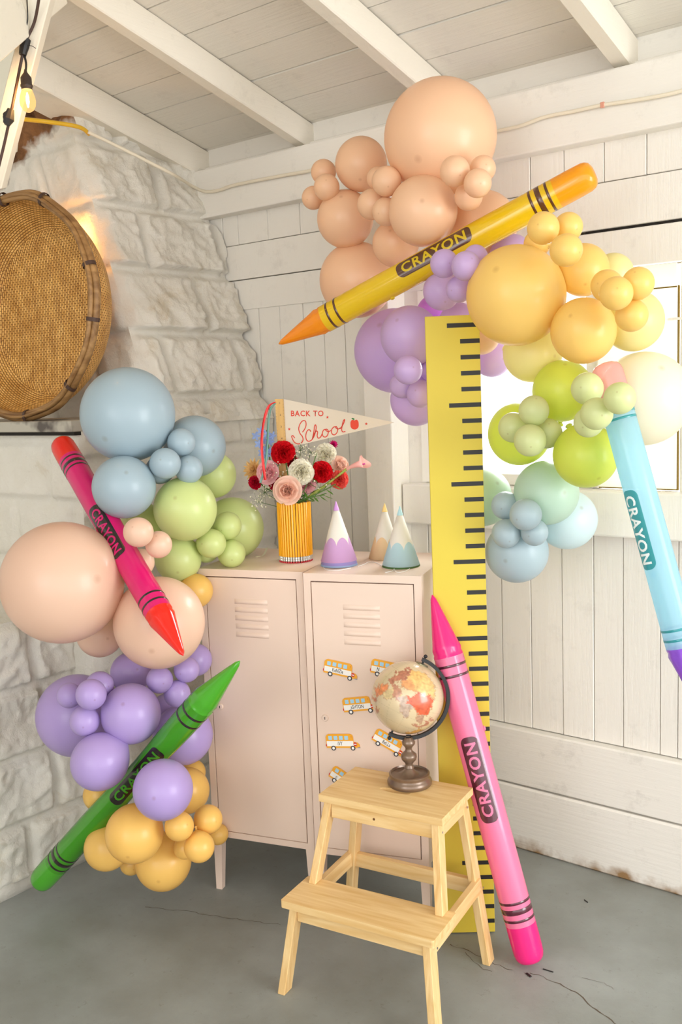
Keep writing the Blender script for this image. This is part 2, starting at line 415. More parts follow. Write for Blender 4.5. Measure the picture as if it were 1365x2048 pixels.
# hatch panel right of the window, thinned and backlit to stand in for flare
sh = structure(empty('backlit_hatch', (-1.11, YW, 1.264)))
tag(sh, 'white hatch made a thin backlit sheet for window flare, right of the window')
bm = bbox(-.125, .118, -.012, -.006, .004, .664, .002); structure(link('hatch_panel', bm, mat('thin_white_flare_sheet', srgb(246, 246, 236), .6, translucent=.35), sh))
bm = bmesh.new(); box(bm, -.130, -.1255, -.01, .03, 0, .666); structure(link('panel_stile', bm, M_frame, sh))
bm = bmesh.new()
box(bm, .1185, .122, -.008, .004, 0, .60); box(bm, -.10, .1185, -.0125, -.0121, .594, .598); box(bm, -.125, .1185, -.0075, .004, 0, .0035)
link('panel_gap', bm, mat('brown_gap', srgb(120, 96, 30), .9), sh)
bm = bmesh.new(); box(bm, .095, .15, -.022, -.0125, .50, .507); link('latch', bm, M_frame, sh)
# post left of the window
bm = bbox(-2.075, -1.955, 2.755, YW, 0.0, 2.303, .005); o = structure(link('trim_3', bm, painted_wood('post_paint', srgb(240, 235, 224), 'Z', dirt=.05))); tag(o, 'white square post left of the window, running floor to beam')

# ---------------------------------------------------------------- stone chimney with rough painted blocks
M_stone = mat('rough_white_painted_stone', srgb(232, 223, 202), rough=0.75, spec=0.2)
nt = M_stone.node_tree; N = nt.nodes; L = nt.links; p = N['Principled BSDF']
tcn = N.new('ShaderNodeTexCoord')
n1 = N.new('ShaderNodeTexNoise'); n1.inputs['Scale'].default_value = 5; n1.inputs['Detail'].default_value = 9; n1.inputs['Roughness'].default_value = .7; n1.inputs['Distortion'].default_value = .6
L.new(tcn.outputs['Object'], n1.inputs['Vector'])
rp = N.new('ShaderNodeValToRGB'); e = rp.color_ramp.elements
e[0].position = .24; e[0].color = srgb(206, 190, 160); e[1].position = .42; e[1].color = srgb(232, 227, 214)
x = rp.color_ramp.elements.new(.7); x.color = srgb(238, 234, 224)
L.new(n1.outputs['Fac'], rp.inputs[0]); L.new(rp.outputs[0], p.inputs['Base Color'])
n2 = N.new('ShaderNodeTexNoise'); n2.inputs['Scale'].default_value = 38; n2.inputs['Detail'].default_value = 11; n2.inputs['Roughness'].default_value = .72; L.new(tcn.outputs['Object'], n2.inputs['Vector'])
bp = N.new('ShaderNodeBump'); bp.inputs['Strength'].default_value = .7; bp.inputs['Distance'].default_value = .012
L.new(n2.outputs['Fac'], bp.inputs['Height']); L.new(bp.outputs[0], p.inputs['Normal'])

# unpainted brown rock high on the front of the chimney, where the paint stops
ts = N.new('ShaderNodeSeparateXYZ'); L.new(tcn.outputs['Object'], ts.inputs[0])
nq = N.new('ShaderNodeTexNoise'); nq.inputs['Scale'].default_value = 7; nq.inputs['Detail'].default_value = 8; L.new(tcn.outputs['Object'], nq.inputs['Vector'])
def mth(op, a, b, c=None):
    n_ = N.new('ShaderNodeMath'); n_.operation = op
    for i, q in enumerate((a, b, c)):
        if q is None: continue
        if isinstance(q, (int, float)): n_.inputs[i].default_value = q
        else: L.new(q, n_.inputs[i])
    return n_.outputs[0]
f_ = mth('MULTIPLY_ADD', ts.outputs['X'], -.30, ts.outputs['Z'])
f_ = mth('MULTIPLY_ADD', nq.outputs['Fac'], .36, f_)
gt_ = N.new('ShaderNodeMapRange'); gt_.inputs[1].default_value = 2.585+.111+.18-.015; gt_.inputs[2].default_value = 2.585+.111+.18+.035; L.new(f_, gt_.inputs[0])
fy_ = mth('LESS_THAN', ts.outputs['Y'], .352)
rk = N.new('ShaderNodeValToRGB'); rk.color_ramp.elements[0].position = .35; rk.color_ramp.elements[0].color = srgb(58, 34, 20); rk.color_ramp.elements[1].position = .62; rk.color_ramp.elements[1].color = srgb(150, 104, 66); L.new(n1.outputs['Fac'], rk.inputs[0])
mrk = N.new('ShaderNodeMix'); mrk.data_type = 'RGBA'; L.new(mth('MULTIPLY', gt_.outputs[0], fy_), mrk.inputs[0]); L.new(rp.outputs[0], mrk.inputs['A']); L.new(rk.outputs[0], mrk.inputs['B'])
L.new(mrk.outputs['Result'], p.inputs['Base Color'])

def block_h(u, v, seed, ch, relief):
    """height of the rough face at (u,v): flat mortar ribbons around quarry-faced blocks"""
    row = math.floor(v/ch); fv = v-row*ch
    rr = random.Random(row*77+seed); off = rr.uniform(-.3, .3); bl = rr.uniform(.30, .46)
    col = math.floor((u+off)/bl); fu = (u+off)-col*bl
    d = min(fv, ch-fv, fu, bl-fu)
    k = min(1, max(0, (d-.008)/.014)); k = k*k*(3-2*k)
    P_ = Vector((u*1.0+col*7.3, v*1.0+row*3.1, seed*1.7))
    h = .50+.60*noise.noise(P_*7)+.42*abs(noise.noise(P_*17+Vector((5, 1, 2))))+.30*abs(noise.noise(P_*34))+.16*noise.noise(P_*62)
    rid = 1-abs(noise.noise(P_*9+Vector((9, 9, 0))))*2; h += .35*max(0, rid)**3
    lip = .35*(1-fv/ch)
    ed = min(fv, ch-fv, fu, bl-fu)
    return k*(h+lip)*relief + (1-k)*.0015*noise.noise(P_*30) - (.004 if abs(ed-.011) < .0045 else 0)
def stone_face(bm, fn, u0, u1, v0, v1, step=.009):
    nu = max(2, int((u1-u0)/step)); nv = max(2, int((v1-v0)/step)); g = []
    for j in range(nv+1):
        row = []
        for i in range(nu+1):
            row.append(bm.verts.new(fn(u0+(u1-u0)*i/nu, v0+(v1-v0)*j/nv)))
        g.append(row)
    for j in range(nv):
        for i in range(nu): bm.faces.new((g[j][i], g[j][i+1], g[j+1][i+1], g[j+1][i]))
def edge_k(*ds):  # fade relief to zero at the corners so faces meet
    k = 1
    for d in ds: k *= min(1, max(0, d/.025))
    return k
chim = empty('stone_chimney', (-2.62, 1.93, 0))
tag(chim, 'rough stone chimney painted white, narrowing upwards, with a mantel shelf', 'chimney')
def relx(v): return Vector(v)-chim.location
def XS(z): return -2.137-.33*z if z > 1.47 else -2.622
# breast: tapered upper stack
bm = bmesh.new()
def f_side(u, v): # u along Y from 2.27 to 2.85, v height
    y_ = 2.27+u; k = edge_k(u)
    return relx((XS(v)+block_h(u+.1, v-1.36, 5, .235, .040)*k, y_, v))
def f_front(u, v): # u = distance to the left of the corner
    k = edge_k(u)
    return relx((XS(v)-u, 2.27-block_h(u+.2, v-1.36, 9, .235, .014)*k, v))
stone_face(bm, f_side, 0, .575, 1.50, 2.70)
stone_face(bm, lambda u, v: f_front(1.6-u, v), 0, 1.6, 1.50, 2.74, .012)
br_ = link('breast', bm, M_stone, chim, smooth=True)

# body below the mantel
bm = bmesh.new()
stone_face(bm, lambda u, v: relx((-2.622+block_h(u, v, 21, .2, .016)*edge_k(u), 1.93+u, v)), 0, .92, 0, 1.53, .011)
stone_face(bm, lambda u, v: relx((-2.622-1.4+u, 1.93-block_h(1.4-u+.05, v, 33, .21, .011)*edge_k(1.4-u), v)), 0, 1.4, 0, 1.49, .0105)
link('body', bm, M_stone, chim, smooth=True)
# mantel shelf: smooth edge with dark stained patches
M_mantel = mat('stained_mantel_stone', srgb(178, 172, 158), .7)
nt = M_mantel.node_tree; N = nt.nodes; L = nt.links; p = N['Principled BSDF']; tcn = N.new('ShaderNodeTexCoord')
n1 = N.new('ShaderNodeTexNoise'); n1.inputs['Scale'].default_value = 9; n1.inputs['Detail'].default_value = 3; L.new(tcn.outputs['Object'], n1.inputs['Vector'])
rp = N.new('ShaderNodeValToRGB'); e = rp.color_ramp.elements; e[0].position = .38; e[0].color = srgb(92, 84, 78); e[1].position = .5; e[1].color = srgb(182, 176, 162)
L.new(n1.outputs['Fac'], rp.inputs[0]); L.new(rp.outputs[0], p.inputs['Base Color'])
bm = bmesh.new(); box(bm, -1.4, .012, -.035, .36, 1.498, 1.534); bevel(bm, .003, 1); link('mantel', bm, M_mantel, chim)
bm = bmesh.new(); box(bm, -1.4, .004, -.018, .36, 1.486, 1.4985); link('mantel_joint', bm, M_dark, chim)
# pier standing forward at the left, with a smooth strip at the floor
bm = bmesh.new()
stone_face(bm, lambda u, v: relx((-2.735+block_h(u+.13, v, 41, .225, .026)*edge_k(u, .9-v, v-.03), .75+u, v)), 0, 1.18, .045, .90, .0085)
stone_face(bm, lambda u, v: relx((-2.735-1.3+u, .75+v, .90+.004*noise.noise(Vector((u*9, v*9, 0))))), 0, 1.3, 0, 1.19, .05)
stone_face(bm, lambda u, v: relx((-2.735-1.3+u, .75, v)), 0, 1.3, 0, .9, .1)
box(bm, *(a-b for a, b in ((-2.80, -2.62), (-2.722, -2.62))), .75-1.93, 1.93-1.93, 0, .05)
link('pier', bm, M_stone, chim, smooth=True)

# unseen left and front barn walls, added to block sky light
bm = bmesh.new(); box(bm, -4.35, -4.25, -4.0, 2.9, 0, 4.0); structure(link('added_wall_left', bm, M_wall))
bm = bmesh.new(); box(bm, -4.25, -1.2, -4.0, -3.9, 0, 4.0); structure(link('added_wall_front', bm, M_wall))
# ---------------------------------------------------------------- lockers
M_lock = mat('blush_powder_coated_steel', srgb(232, 208, 190), rough=.38, spec=.5, bump=.02, bump_scale=400)
M_gap = mat('door_gap_shadow', srgb(92, 52, 40), .8)
def make_locker(name, origin, yaw, w, label, depth=.385, z0=.183, z1=1.063):
    t = empty(name, (origin[0], origin[1], 0), yaw)
    tag(t, label, 'locker', 'pair of steel lockers')
    # cabinet shell: sides, top, bottom, back and front frame as one folded sheet body
    bm = bmesh.new(); g = .022
    box(bm, 0, g, 0, depth, z0, z1); box(bm, w-g, w, 0, depth, z0, z1)
    box(bm, g, w-g, 0, depth, z1-.023, z1); box(bm, g, w-g, 0, depth, z0, z0+.020); box(bm, g, w-g, depth-.01, depth, z0+.02, z1-.023)
    o = link('cabinet_body', bm, M_lock, t)
    bm = bmesh.new(); box(bm, g, w-g, .0085, .0095, z0+.02, z1-.023); link('door_gap', bm, M_gap, t)
    d0, d1, e0, e1 = g+.0022, w-g-.003, z0+.0212, z1-.0262
    bm = bmesh.new(); box(bm, d0, d1, .001, .008, e0, e1); bevel(bm, .0012, 1)
    # embossed vents, five louvres
    vx0, vx1 = .122, .235
    for k in range(5):
        zc = z1-.099-k*.0262; n = 10
        prof = [(-.0082, 0), (-.006, .0035), (-.002, .0055), (.003, .0045), (.0078, 0)]
        rows = []
        for i in range(n+1):
            s = i/n; x_ = vx0+(vx1-vx0)*s; kx = min(1, min(s, 1-s)*n/1.2)
            rows.append([bm.verts.new((x_, .0008-pp*kx, zc+q)) for q, pp in prof])
        for a, b in zip(rows, rows[1:]):
            for j in range(4): bm.faces.new((a[j], b[j], b[j+1], a[j+1]))
    door = link('door', bm, M_lock, t, angle=40)
    # round cam lock with key slot
    bm = bmesh.new(); M_ = Matrix.Translation((.052, .001, .620)) @ Matrix.Rotation(PI/2, 4, 'X')
    lathe(bm, [(.0105, 0), (.0105, .003), (.009, .005), (0, .0055)], 24, M_)
    k = link('lock', bm, M_lock, door, angle=40)
    bm = bmesh.new(); box(bm, .051, .053, -.0052, -.004, .616, .624); link('key_slot', bm, M_black, door)
    for lx, ly in ((0, 0), (w, 0), (0, depth), (w, depth)):
        sx_ = 1 if lx == 0 else -1; sy_ = 1 if ly == 0 else -1
        bm = bmesh.new(); a = .030; b = .021
        lo = [(lx, ly), (lx+sx_*b, ly), (lx+sx_*b, ly+sy_*b), (lx, ly+sy_*b)]; hi = [(lx, ly), (lx+sx_*a, ly), (lx+sx_*a, ly+sy_*a), (lx, ly+sy_*a)]
        if sx_*sy_ < 0: lo, hi = lo[::-1], hi[::-1]
        hexa(bm, [(q[0], q[1], 0) for q in lo], [(q[0], q[1], z0) for q in hi]); link('leg', bm, M_lock, t)
    return t
LOCK_L = make_locker('locker', (-2.204, 2.036), R(17), .357, 'blush pink steel locker on the left, with a plain door without magnets')
RL_O, RL_Y = Vector((-1.852, 2.130, 0)), R(19.5)
LOCK_R = make_locker('locker', RL_O, RL_Y, .362, 'blush pink steel locker on the right, its door covered in school bus magnets')

# ---------------------------------------------------------------- school bus magnets with names
M_bus = mat('school_bus_yellow', srgb(240, 170, 48), .35); M_busw = mat('bus_window_blue', srgb(168, 212, 236), .3)
M_white = mat('print_white', srgb(246, 244, 238), .4); M_red = mat('print_red', srgb(206, 44, 40), .4)
M_tyre = mat('tyre_grey', srgb(58, 56, 62), .5); M_ink = mat('black_ink', (0.012, 0.012, 0.014), .5); M_grey = mat('bumper_grey', srgb(150, 152, 158), .4)
def make_bus(px, py, ang, name_txt, label, flip=1, s=1.0):
    n = Vector((math.sin(RL_Y), -math.cos(RL_Y), 0)); u = Vector((math.cos(RL_Y), math.sin(RL_Y), 0))
    o = RL_O + n*-.001; P_ = on_plane(px, py, RL_O, n)
    t = empty('bus_magnet', (0, 0, 0)); a = R(ang)
    X = u*math.cos(a)+Vector((0, 0, 1))*math.sin(a); Y = Vector((0, 0, 1))*math.cos(a)-u*math.sin(a)
    Mt = frame_matrix(P_, X, Y, n); t.matrix_world = Mt
    tag(t, label, 'magnet', 'school bus name magnets on the right locker')
    def part(nm, outl, z0, z1, m_): bm = bmesh.new(); prism(bm, [(q[0]*s, q[1]*s) for q in outl], z0, z1); return link(nm, bm, m_, t)
    # body outline: box with rounded roof corners, bonnet to the right
    ol = [(-.053, -.018), (-.053, .016), (-.050, .022), (-.044, .0255), (.026, .0255), (.033, .022), (.035, .014), (.035, -.000), (.047, -.002), (.053, -.008), (.053, -.018)]
    part('bus_body', ol, 0, .0016, M_bus)
    part('name_plate', rrect(-.051, .034, -.0125, .0035, .001, 2), .0016, .0019, M_white)
    for k in range(4): part('bus_window', rrect(-.044+k*.0172, -.0325+k*.0172, .0075, .0195, .001, 2), .0016, .0019, M_busw)
    for wx in (-.031, .031):
        w_ = part('wheel', [(wx+.0075*math.cos(2*PI*i/20), -.0185+.0075*math.sin(2*PI*i/20)) for i in range(20)], .0016, .0022, M_tyre)
        bm = bmesh.new(); prism(bm, [((wx+.0042*math.cos(2*PI*i/16))*s, (-.0185+.0042*math.sin(2*PI*i/16))*s) for i in range(16)], .0022, .0025); link('hub', bm, M_white, w_)
    part('stop_sign', [(.0395+.006*math.cos(2*PI*(i+.5)/8), -.0065+.006*math.sin(2*PI*(i+.5)/8)) for i in range(8)], .0019, .0023, M_red)
    part('stop_bar', rrect(.0352, .0438, -.0078, -.0052, .0004, 1), .0023, .0025, M_white)
    part('tail_light', rrect(-.0545, -.0515, -.013, -.006, .0005, 1), .0016, .002, M_red)
    part('marker_light', [(.0295+.0013*math.cos(2*PI*i/8), .0165+.0013*math.sin(2*PI*i/8)) for i in range(8)], .0016, .0019, M_red)
    part('bumper', rrect(.046, .0545, -.0185, -.0155, .0008, 2), .0016, .002, M_grey)
    bm = text_bm(name_txt, .0165*s, 0, .00012, 1.0, .66)
    bmesh.ops.translate(bm, vec=((-.0085 if len(name_txt) > 1 else -.030)*s, -.0046*s, .0021), verts=bm.verts); link('lettering', bm, M_ink, t)
    return t
make_bus(682, 1340, -9, 'KeNZie', 'school bus magnet reading Kenzie, upper left on the right locker')
make_bus(777, 1340, -9, 'N', 'school bus magnet mostly hidden behind the top of the globe')
make_bus(720, 1410, 9, 'aSHTON', 'school bus magnet reading Ashton, its bonnet hidden behind the globe')
make_bus(686, 1484, 5, 'iVY', 'school bus magnet reading Ivy, below the lock of the right locker')
make_bus(780, 1487, -27, 'BeLLa', 'school bus magnet reading Bella, tilted nose down beside the globe stand')
make_bus(692, 1562, -30, 'n', 'tilted school bus magnet cut off by the top of the step stool')

# ---------------------------------------------------------------- giant ruler board
M_ruler = mat('yellow_foam_board', srgb(218, 194, 62), .5, noise_amt=.05, noise_scale=3)
M_rmark = mat('black_vinyl_mark', (0.013, 0.012, 0.011), .5)
BL = on_plane(887, 1868, (0, 0, 0), Vector((0, 0, 1))); BR = on_plane(992, 1867, (0, 0, 0), Vector((0, 0, 1)))
TL = at(851.5, 638, 2.68); TR = at(958, 630, 2.68)
ux = ((BR-BL)+(TR-TL)).normalized(); mid_b = (BL+BR)/2; mid_t = (TL+TR)/2
uz = (mid_t-mid_b); HR = uz.length; uz.normalize(); ux = (ux-uz*ux.dot(uz)).normalized(); uy = uz.cross(ux)
WR = ((BR-BL).length+(TR-TL).length)/2
ruler = empty('giant_ruler'); ruler.matrix_world = frame_matrix(mid_b+uz*.004, ux, uy, uz)
tag(ruler, 'giant yellow ruler board with black marks leaning behind the pink crayon', 'ruler')
bm = bbox(-WR/2, WR/2, 0, .012, 0, HR, .001, 1); link('board', bm, M_ruler, ruler)
STEP = HR/40.4
for k in range(40):
    z = HR-STEP*(.62+k); ln = .60 if k % 5 == 0 else .365
    bm = bmesh.new(); box(bm, WR/2-ln*WR, WR/2-.0006, -.0006, .0002, z-STEP*.14, z+STEP*.14); link('mark', bm, M_rmark, ruler)

# ---------------------------------------------------------------- step stool
M_pine = wood('clear_birch_along', srgb(240, 208, 152), srgb(222, 180, 116), 'X')
M_pinez = wood('clear_birch_upright', srgb(238, 206, 150), srgb(220, 176, 112), 'Z')
M_piney = wood('clear_birch_across', srgb(238, 206, 150), srgb(220, 178, 116), 'Y')
st = empty('step_stool', (-1.481, 2.052, 0), R(9))
tag(st, 'pale wooden two-step stool standing in front of the right locker, carrying the globe', 'stool')
# seat with an oval hand slot
bm = bmesh.new(); sw, sd_ = .184, .107; cxs, cys = -.002, .000
angs = sorted([2*PI*(i+.5)/28 for i in range(28)]+[math.atan2(y_, x_) % (2*PI) for x_, y_ in ((sw-cxs, sd_-cys), (-sw-cxs, sd_-cys), (-sw-cxs, -sd_-cys), (sw-cxs, -sd_-cys))])
def edge_pt(a):
    dx, dy = math.cos(a), math.sin(a)
    t_ = min(((sw-cxs) if dx > 0 else (-sw-cxs))/dx if abs(dx) > 1e-6 else 9, ((sd_-cys) if dy > 0 else (-sd_-cys))/dy if abs(dy) > 1e-6 else 9)
    return (cxs+dx*t_, cys+dy*t_)
R4 = []
for z_ in (.480, .500):
    R4.append([bm.verts.new((*edge_pt(a), z_)) for a in angs])
    ring = []
    for a in angs:
        b_ = math.atan2(math.sin(a)*.6, math.cos(a)); x_ = .046*math.cos(b_); y_ = .0125*math.sin(b_)*1.0
        ring.append(bm.verts.new((cxs+x_, cys+y_, z_)))
    R4.append(ring)
ob, ib, ot, it = R4; na = len(angs)
for i in range(na):
    j = (i+1) % na
    bm.faces.new((ob[i], ob[j], ot[j], ot[i])); bm.faces.new((ib[j], ib[i], it[i], it[j]))
    bm.faces.new((ot[i], ot[j], it[j], it[i])); bm.faces.new((ob[j], ob[i], ib[i], ib[j]))
bmesh.ops.recalc_face_normals(bm, faces=bm.faces)
link('seat', bm, M_pine, st)
bm = bmesh.new(); ol = rrect(-.222, .222, -.262, -.118, .006, 3); prism(bm, ol, .240, .260); link('step', bm, M_pine, st)
def leg(nm, top, bot, wx, wy):
    """tapered slanting leg, top/bot = (x,y,z) of the leg centre"""
    bm = bmesh.new()
    q = [(-1, -1), (1, -1), (1, 1), (-1, 1)]
    hexa(bm, [Vector((bot[0]+a*wx/2, bot[1]+b*wy/2, bot[2])) for a, b in q], [Vector((top[0]+a*wx/2, top[1]+b*wy/2, top[2])) for a, b in q])
    bevel(bm, .0015, 1); return link(nm, bm, M_pinez, st)
for s_ in (-1, 1):
    leg('back_leg', (s_*.158, .080, .480), (s_*.222, .100, 0), .022, .038)
    leg('upper_front_leg', (s_*.160, -.082, .480), (s_*.189, -.136, .2602), .022, .036)
    leg('front_leg', (s_*.193, -.226, .240), (s_*.222, -.262, 0), .022, .038)
    # side rail from front leg to back leg
    bm = bmesh.new(); x_ = s_*.198
    a = [Vector((x_-s_*.0-.009, -.245, .198)), Vector((x_+.009, -.245, .198)), Vector((x_+.009, .095, .205)), Vector((x_-.009, .095, .205))]
    b = [v+Vector((0, 0, .042)) for v in a]
    hexa(bm, a, b); bevel(bm, .001, 1); link('side_rail', bm, M_piney, st)
    bm = bbox(s_*.163-.009, s_*.163+.009, -.078, .078, .437, .478, .001, 1); link('side_apron', bm, M_piney, st)
    for (py_, pz_, xx) in ((-.084, .452, .165), (.083, .452, .167), (.088, .225, .206), (-.228, .222, .2065)):
        bm = bmesh.new(); lathe(bm, [(.003, 0), (.003, .0012), (0, .0014)], 10, Matrix.Translation((s_*(xx+.0095), py_, pz_)) @ Matrix.Rotation(s_*PI/2, 4, 'Y')); link('screw', bm, mat('steel_screw', (.5, .55, .62), .3, 1) if 'steel_screw' not in bpy.data.materials else bpy.data.materials['steel_screw'], st)
bm = bbox(-.150, .150, -.099, -.081, .437, .478, .001, 1); fa = link('front_apron', bm, M_pine, st)
bm = bbox(-.150, .150, .076, .094, .437, .478, .001, 1); link('back_apron', bm, M_pine, st)
bm = bbox(-.185, .185, -.240, -.222, .198, .239, .001, 1); link('step_apron', bm, M_pine, st)
bm = bbox(-.190, .190, .084, .102, .200, .242, .001, 1); link('back_rail', bm, M_pine, st)
bm = bmesh.new(); lathe(bm, [(.0035, 0), (.0035, .0008), (0, .0009)], 12, Matrix.Translation((-.018, -.099, .457)) @ Matrix.Rotation(PI/2, 4, 'X')); link('wood_knot', bm, mat('wood_knot', srgb(110, 66, 26), .6), fa)

# ---------------------------------------------------------------- globe on a turned stand
M_bronze = mat('dark_bronze_wood', srgb(128, 104, 84), rough=.28, spec=.8, metal=.3, noise_amt=.25, noise_scale=40)
gb = on_plane(820, 1568, (0, 0, .5), Vector((0, 0, 1)))
gt = (gb-CAM).dot(DV)
gc = at(815.5, 1394.5, gt-.004)
GR = 72.0*(gt)/F_PX
globe = empty('desk_globe', gb); tag(globe, 'antique style desk globe in orange and cream on a turned bronze stand', 'globe')
def rel(v): return Vector(v)-gb
bm = bmesh.new(); k = .0635
lathe(bm, [(0, 0), (.058, 0), (.062, .004), (.0625, .012), (.059, .018), (.056, .022), (.055, .027), (.057, .030), (.0565, .034), (.052, .036), (.050, .031), (.034, .030), (.026, .034), (.016, .040), (.0105, .048)], 48)
link('stand_base', bm, M_bronze, globe, angle=50)
hs = (gc.z-gb.z)-GR-.028
bm = bmesh.new(); z0 = .046
prof = [(.0105, z0), (.014, z0+.003), (.0115, z0+.008), (.010, z0+.013), (.013, z0+.018), (.020, z0+.026), (.0225, z0+.034), (.0215, z0+.041), (.015, z0+.047), (.010, z0+.052), (.009, z0+.058), (.012, z0+.064), (.018, z0+.071), (.0185, z0+.078), (.013, z0+.085), (.009, z0+.090), (.0085, hs+.02)]
lathe(bm, prof, 32); link('stem', bm, M_bronze, globe, angle=60)
# meridian arm in the plane facing the viewer, tilted 24 degrees
RR, UU = RV.copy(), UV.copy()
tilt = R(24); ax = UU*math.cos(tilt)+RR*math.sin(tilt); sd = RR*math.cos(tilt)-UU*math.sin(tilt)
AR = GR+.013
bm = bmesh.new(); pts = [rel(gc)+(ax*math.cos(a)+sd*math.sin(a))*AR for a in [R(-3+i*(186/36)) for i in range(37)]]
nrm = ax.cross(sd)
prev = None
for i, p_ in enumerate(pts):
    out = (p_-rel(gc)).normalized()
    ring = [bm.verts.new(p_+out*a*.0048+nrm*b*.0075) for a, b in ((-1, -1), (1, -1), (1, 1), (-1, 1))]
    if prev:
        for q in range(4): bm.faces.new((prev[q], prev[(q+1) % 4], ring[(q+1) % 4], ring[q]))
    else: bm.faces.new(ring)
    prev = ring
bm.faces.new(prev[::-1])
bmesh.ops.recalc_face_normals(bm, faces=bm.faces)
link('meridian_arm', bm, M_black, globe)
bm = bmesh.new(); low = rel(gc)-Vector((0, 0, 1))*(AR)
tube(bm, [low+Vector((0, 0, .004)), Vector((low.x*.5, low.y*.5, low.z-.018)), Vector((0, 0, hs+.012))], [.0075, .0075, .0082], 12); link('arm_collar', bm, M_black, globe)
for sgn, nm in ((1, 'top_pin'), (-1, 'bottom_pin')):
    bm = bmesh.new(); q = rel(gc)+ax*sgn*(GR+.002)
    tube(bm, [q, q+ax*sgn*.016], .003, 10)
    lathe(bm, [(0, -.006), (.004, -.004), (.006, 0), (.004, .004), (0, .006)], 12, Matrix.Translation(q+ax*sgn*.022)); link(nm, bm, M_black, globe)
bm = bmesh.new(); lathe(bm, [(0, .002), (.017, .001), (.018, 0), (.018, -.002)], 24, Matrix.Translation(rel(gc)+ax*(GR+.001)) @ ax.to_track_quat('Z', 'Y').to_matrix().to_4x4())
link('hour_dial', bm, mat('aged_brass', (.30, .28, .18), .3, .9), globe)
# painted sphere: land patches by hand drawn outlines, lit by the room only
def inpoly(x_, y_, poly):
    c_ = False; j = len(poly)-1
    for i in range(len(poly)):
        xi, yi = poly[i]; xj, yj = poly[j]
        if (yi > y_) != (yj > y_) and x_ < (xj-xi)*(y_-yi)/(yj-yi)+xi: c_ = not c_
        j = i
    return c_
# outlines in the view of the globe, unit disc, x right, y up, already with the tilt of the photo
LAND = [((.62, .10, .035), [(-.08, .22), (.10, .20), (.22, .30), (.35, .20), (.50, .22), (.66, .10), (.60, -.10), (.52, -.26), (.40, -.34), (.28, -.30), (.18, -.26), (.16, -.14), (.02, -.06), (-.06, .06)]),
        ((.66, .30, .12), [(-.22, .44), (.00, .40), (.20, .30), (.12, .52), (.02, .66), (-.20, .62)]),
        ((.72, .43, .16), [(-.05, .66), (.10, .50), (.24, .30), (.46, .24), (.66, .14), (.72, .34), (.60, .60), (.40, .78), (.10, .84)]),
        ((.50, .36, .27), [(-.30, .18), (-.12, .22), (-.02, .04), (.10, -.08), (.00, -.20), (-.10, -.40), (-.18, -.30), (-.26, -.04)]),
        ((.72, .25, .09), [(-.92, .30), (-.62, .50), (-.58, .38), (-.70, .24), (-.88, .12)]),
        ((.60, .45, .22), [(-.62, .36), (-.46, .42), (-.44, .18), (-.60, .06), (-.72, .18)]),
        ((.48, .22, .13), [(-.50, .44), (-.30, .50), (-.22, .30), (-.34, .10), (-.44, .16)]),
        ((.62, .42, .12), [(-.40, .28), (-.24, .32), (-.22, .20), (-.36, .16)]),
        ((.44, .17, .10), [(-.60, .56), (-.30, .78), (-.05, .86), (.10, .84), (-.05, .68), (-.24, .62), (-.46, .50)]),
        ((.46, .27, .17), [(.20, -.30), (.34, -.34), (.40, -.46), (.28, -.58), (.18, -.44)]),
        ((.45, .20, .13), [(.08, -.52), (.20, -.60), (.46, -.66), (.62, -.62), (.30, -.72), (.12, -.64)]),
        ((.46, .22, .14), [(.60, -.36), (.68, -.42), (.62, -.56), (.54, -.46)]),
        ((.46, .20, .12), [(.38, -.60), (.48, -.48), (.52, -.58), (.44, -.66)]),
        ((.62, .32, .06), [(-.10, -.86), (.30, -.74), (.38, -.84), (.10, -.96), (-.08, -.94)]),
        ((.45, .20, .11), [(-.90, -.20), (-.80, -.18), (-.82, -.36), (-.90, -.30)]),
        ((.52, .16, .06), [(-.98, .10), (-.88, .08), (-.90, -.04), (-.98, .00)])]
me = bpy.data.meshes.new('globe_ball')
bm = bmesh.new(); bmesh.ops.create_uvsphere(bm, u_segments=220, v_segments=140, radius=GR); bm.to_mesh(me); bm.free()
for p_ in me.polygons: p_.use_smooth = True
ca = me.color_attributes.new('paint', 'FLOAT_COLOR', 'POINT')
cols = []
for v in me.vertices:
    c3 = v.co/GR; x_, y_, z_ = c3.dot(RR), c3.dot(UU), -c3.dot(DV)
    wob = Vector(c3)*9; dx, dy = noise.noise(wob)*.07, noise.noise(wob+Vector((4, 7, 1)))*.07
    dx += noise.noise(wob*3)*.045; dy += noise.noise(wob*3+Vector((2, 2, 2)))*.045
    base = Vector((.66, .52, .32))*(1+.12*noise.noise(c3*3))
    if z_ < 0: y_ = -y_*.9+.1; x_ = x_*1.02
    cc = base; border = False
    for col, poly in LAND:
        if inpoly(x_+dx, y_+dy, poly):
            cc = Vector(col)*(1.05+.35*noise.noise(c3*14)); break
    else:
        for col, poly in LAND:
            if inpoly(x_+dx+.018, y_+dy, poly) or inpoly(x_+dx-.018, y_+dy, poly) or inpoly(x_+dx, y_+dy+.018, poly): cc = Vector((.50, .30, .17)); break
    # tan meridian strip and graticule
    a1 = math.atan2(c3.dot(sd), c3.dot(nrm)); la = math.asin(max(-1, min(1, c3.dot(ax))))
    if abs((a1 % R(30))-R(15)) > R(14.55) or abs((la % R(20))-R(10)) > R(9.6): cc = cc*.86
    cols += [cc[0], cc[1], cc[2], 1.0]
ca.data.foreach_set('color', cols)
M_gl = mat('glossy_globe_print', (1, 1, 1), .22, spec=.6, coat=.4)
nt = M_gl.node_tree; at_ = nt.nodes.new('ShaderNodeAttribute'); at_.attribute_name = 'paint'; nt.links.new(at_.outputs['Color'], nt.nodes['Principled BSDF'].inputs['Base Color'])
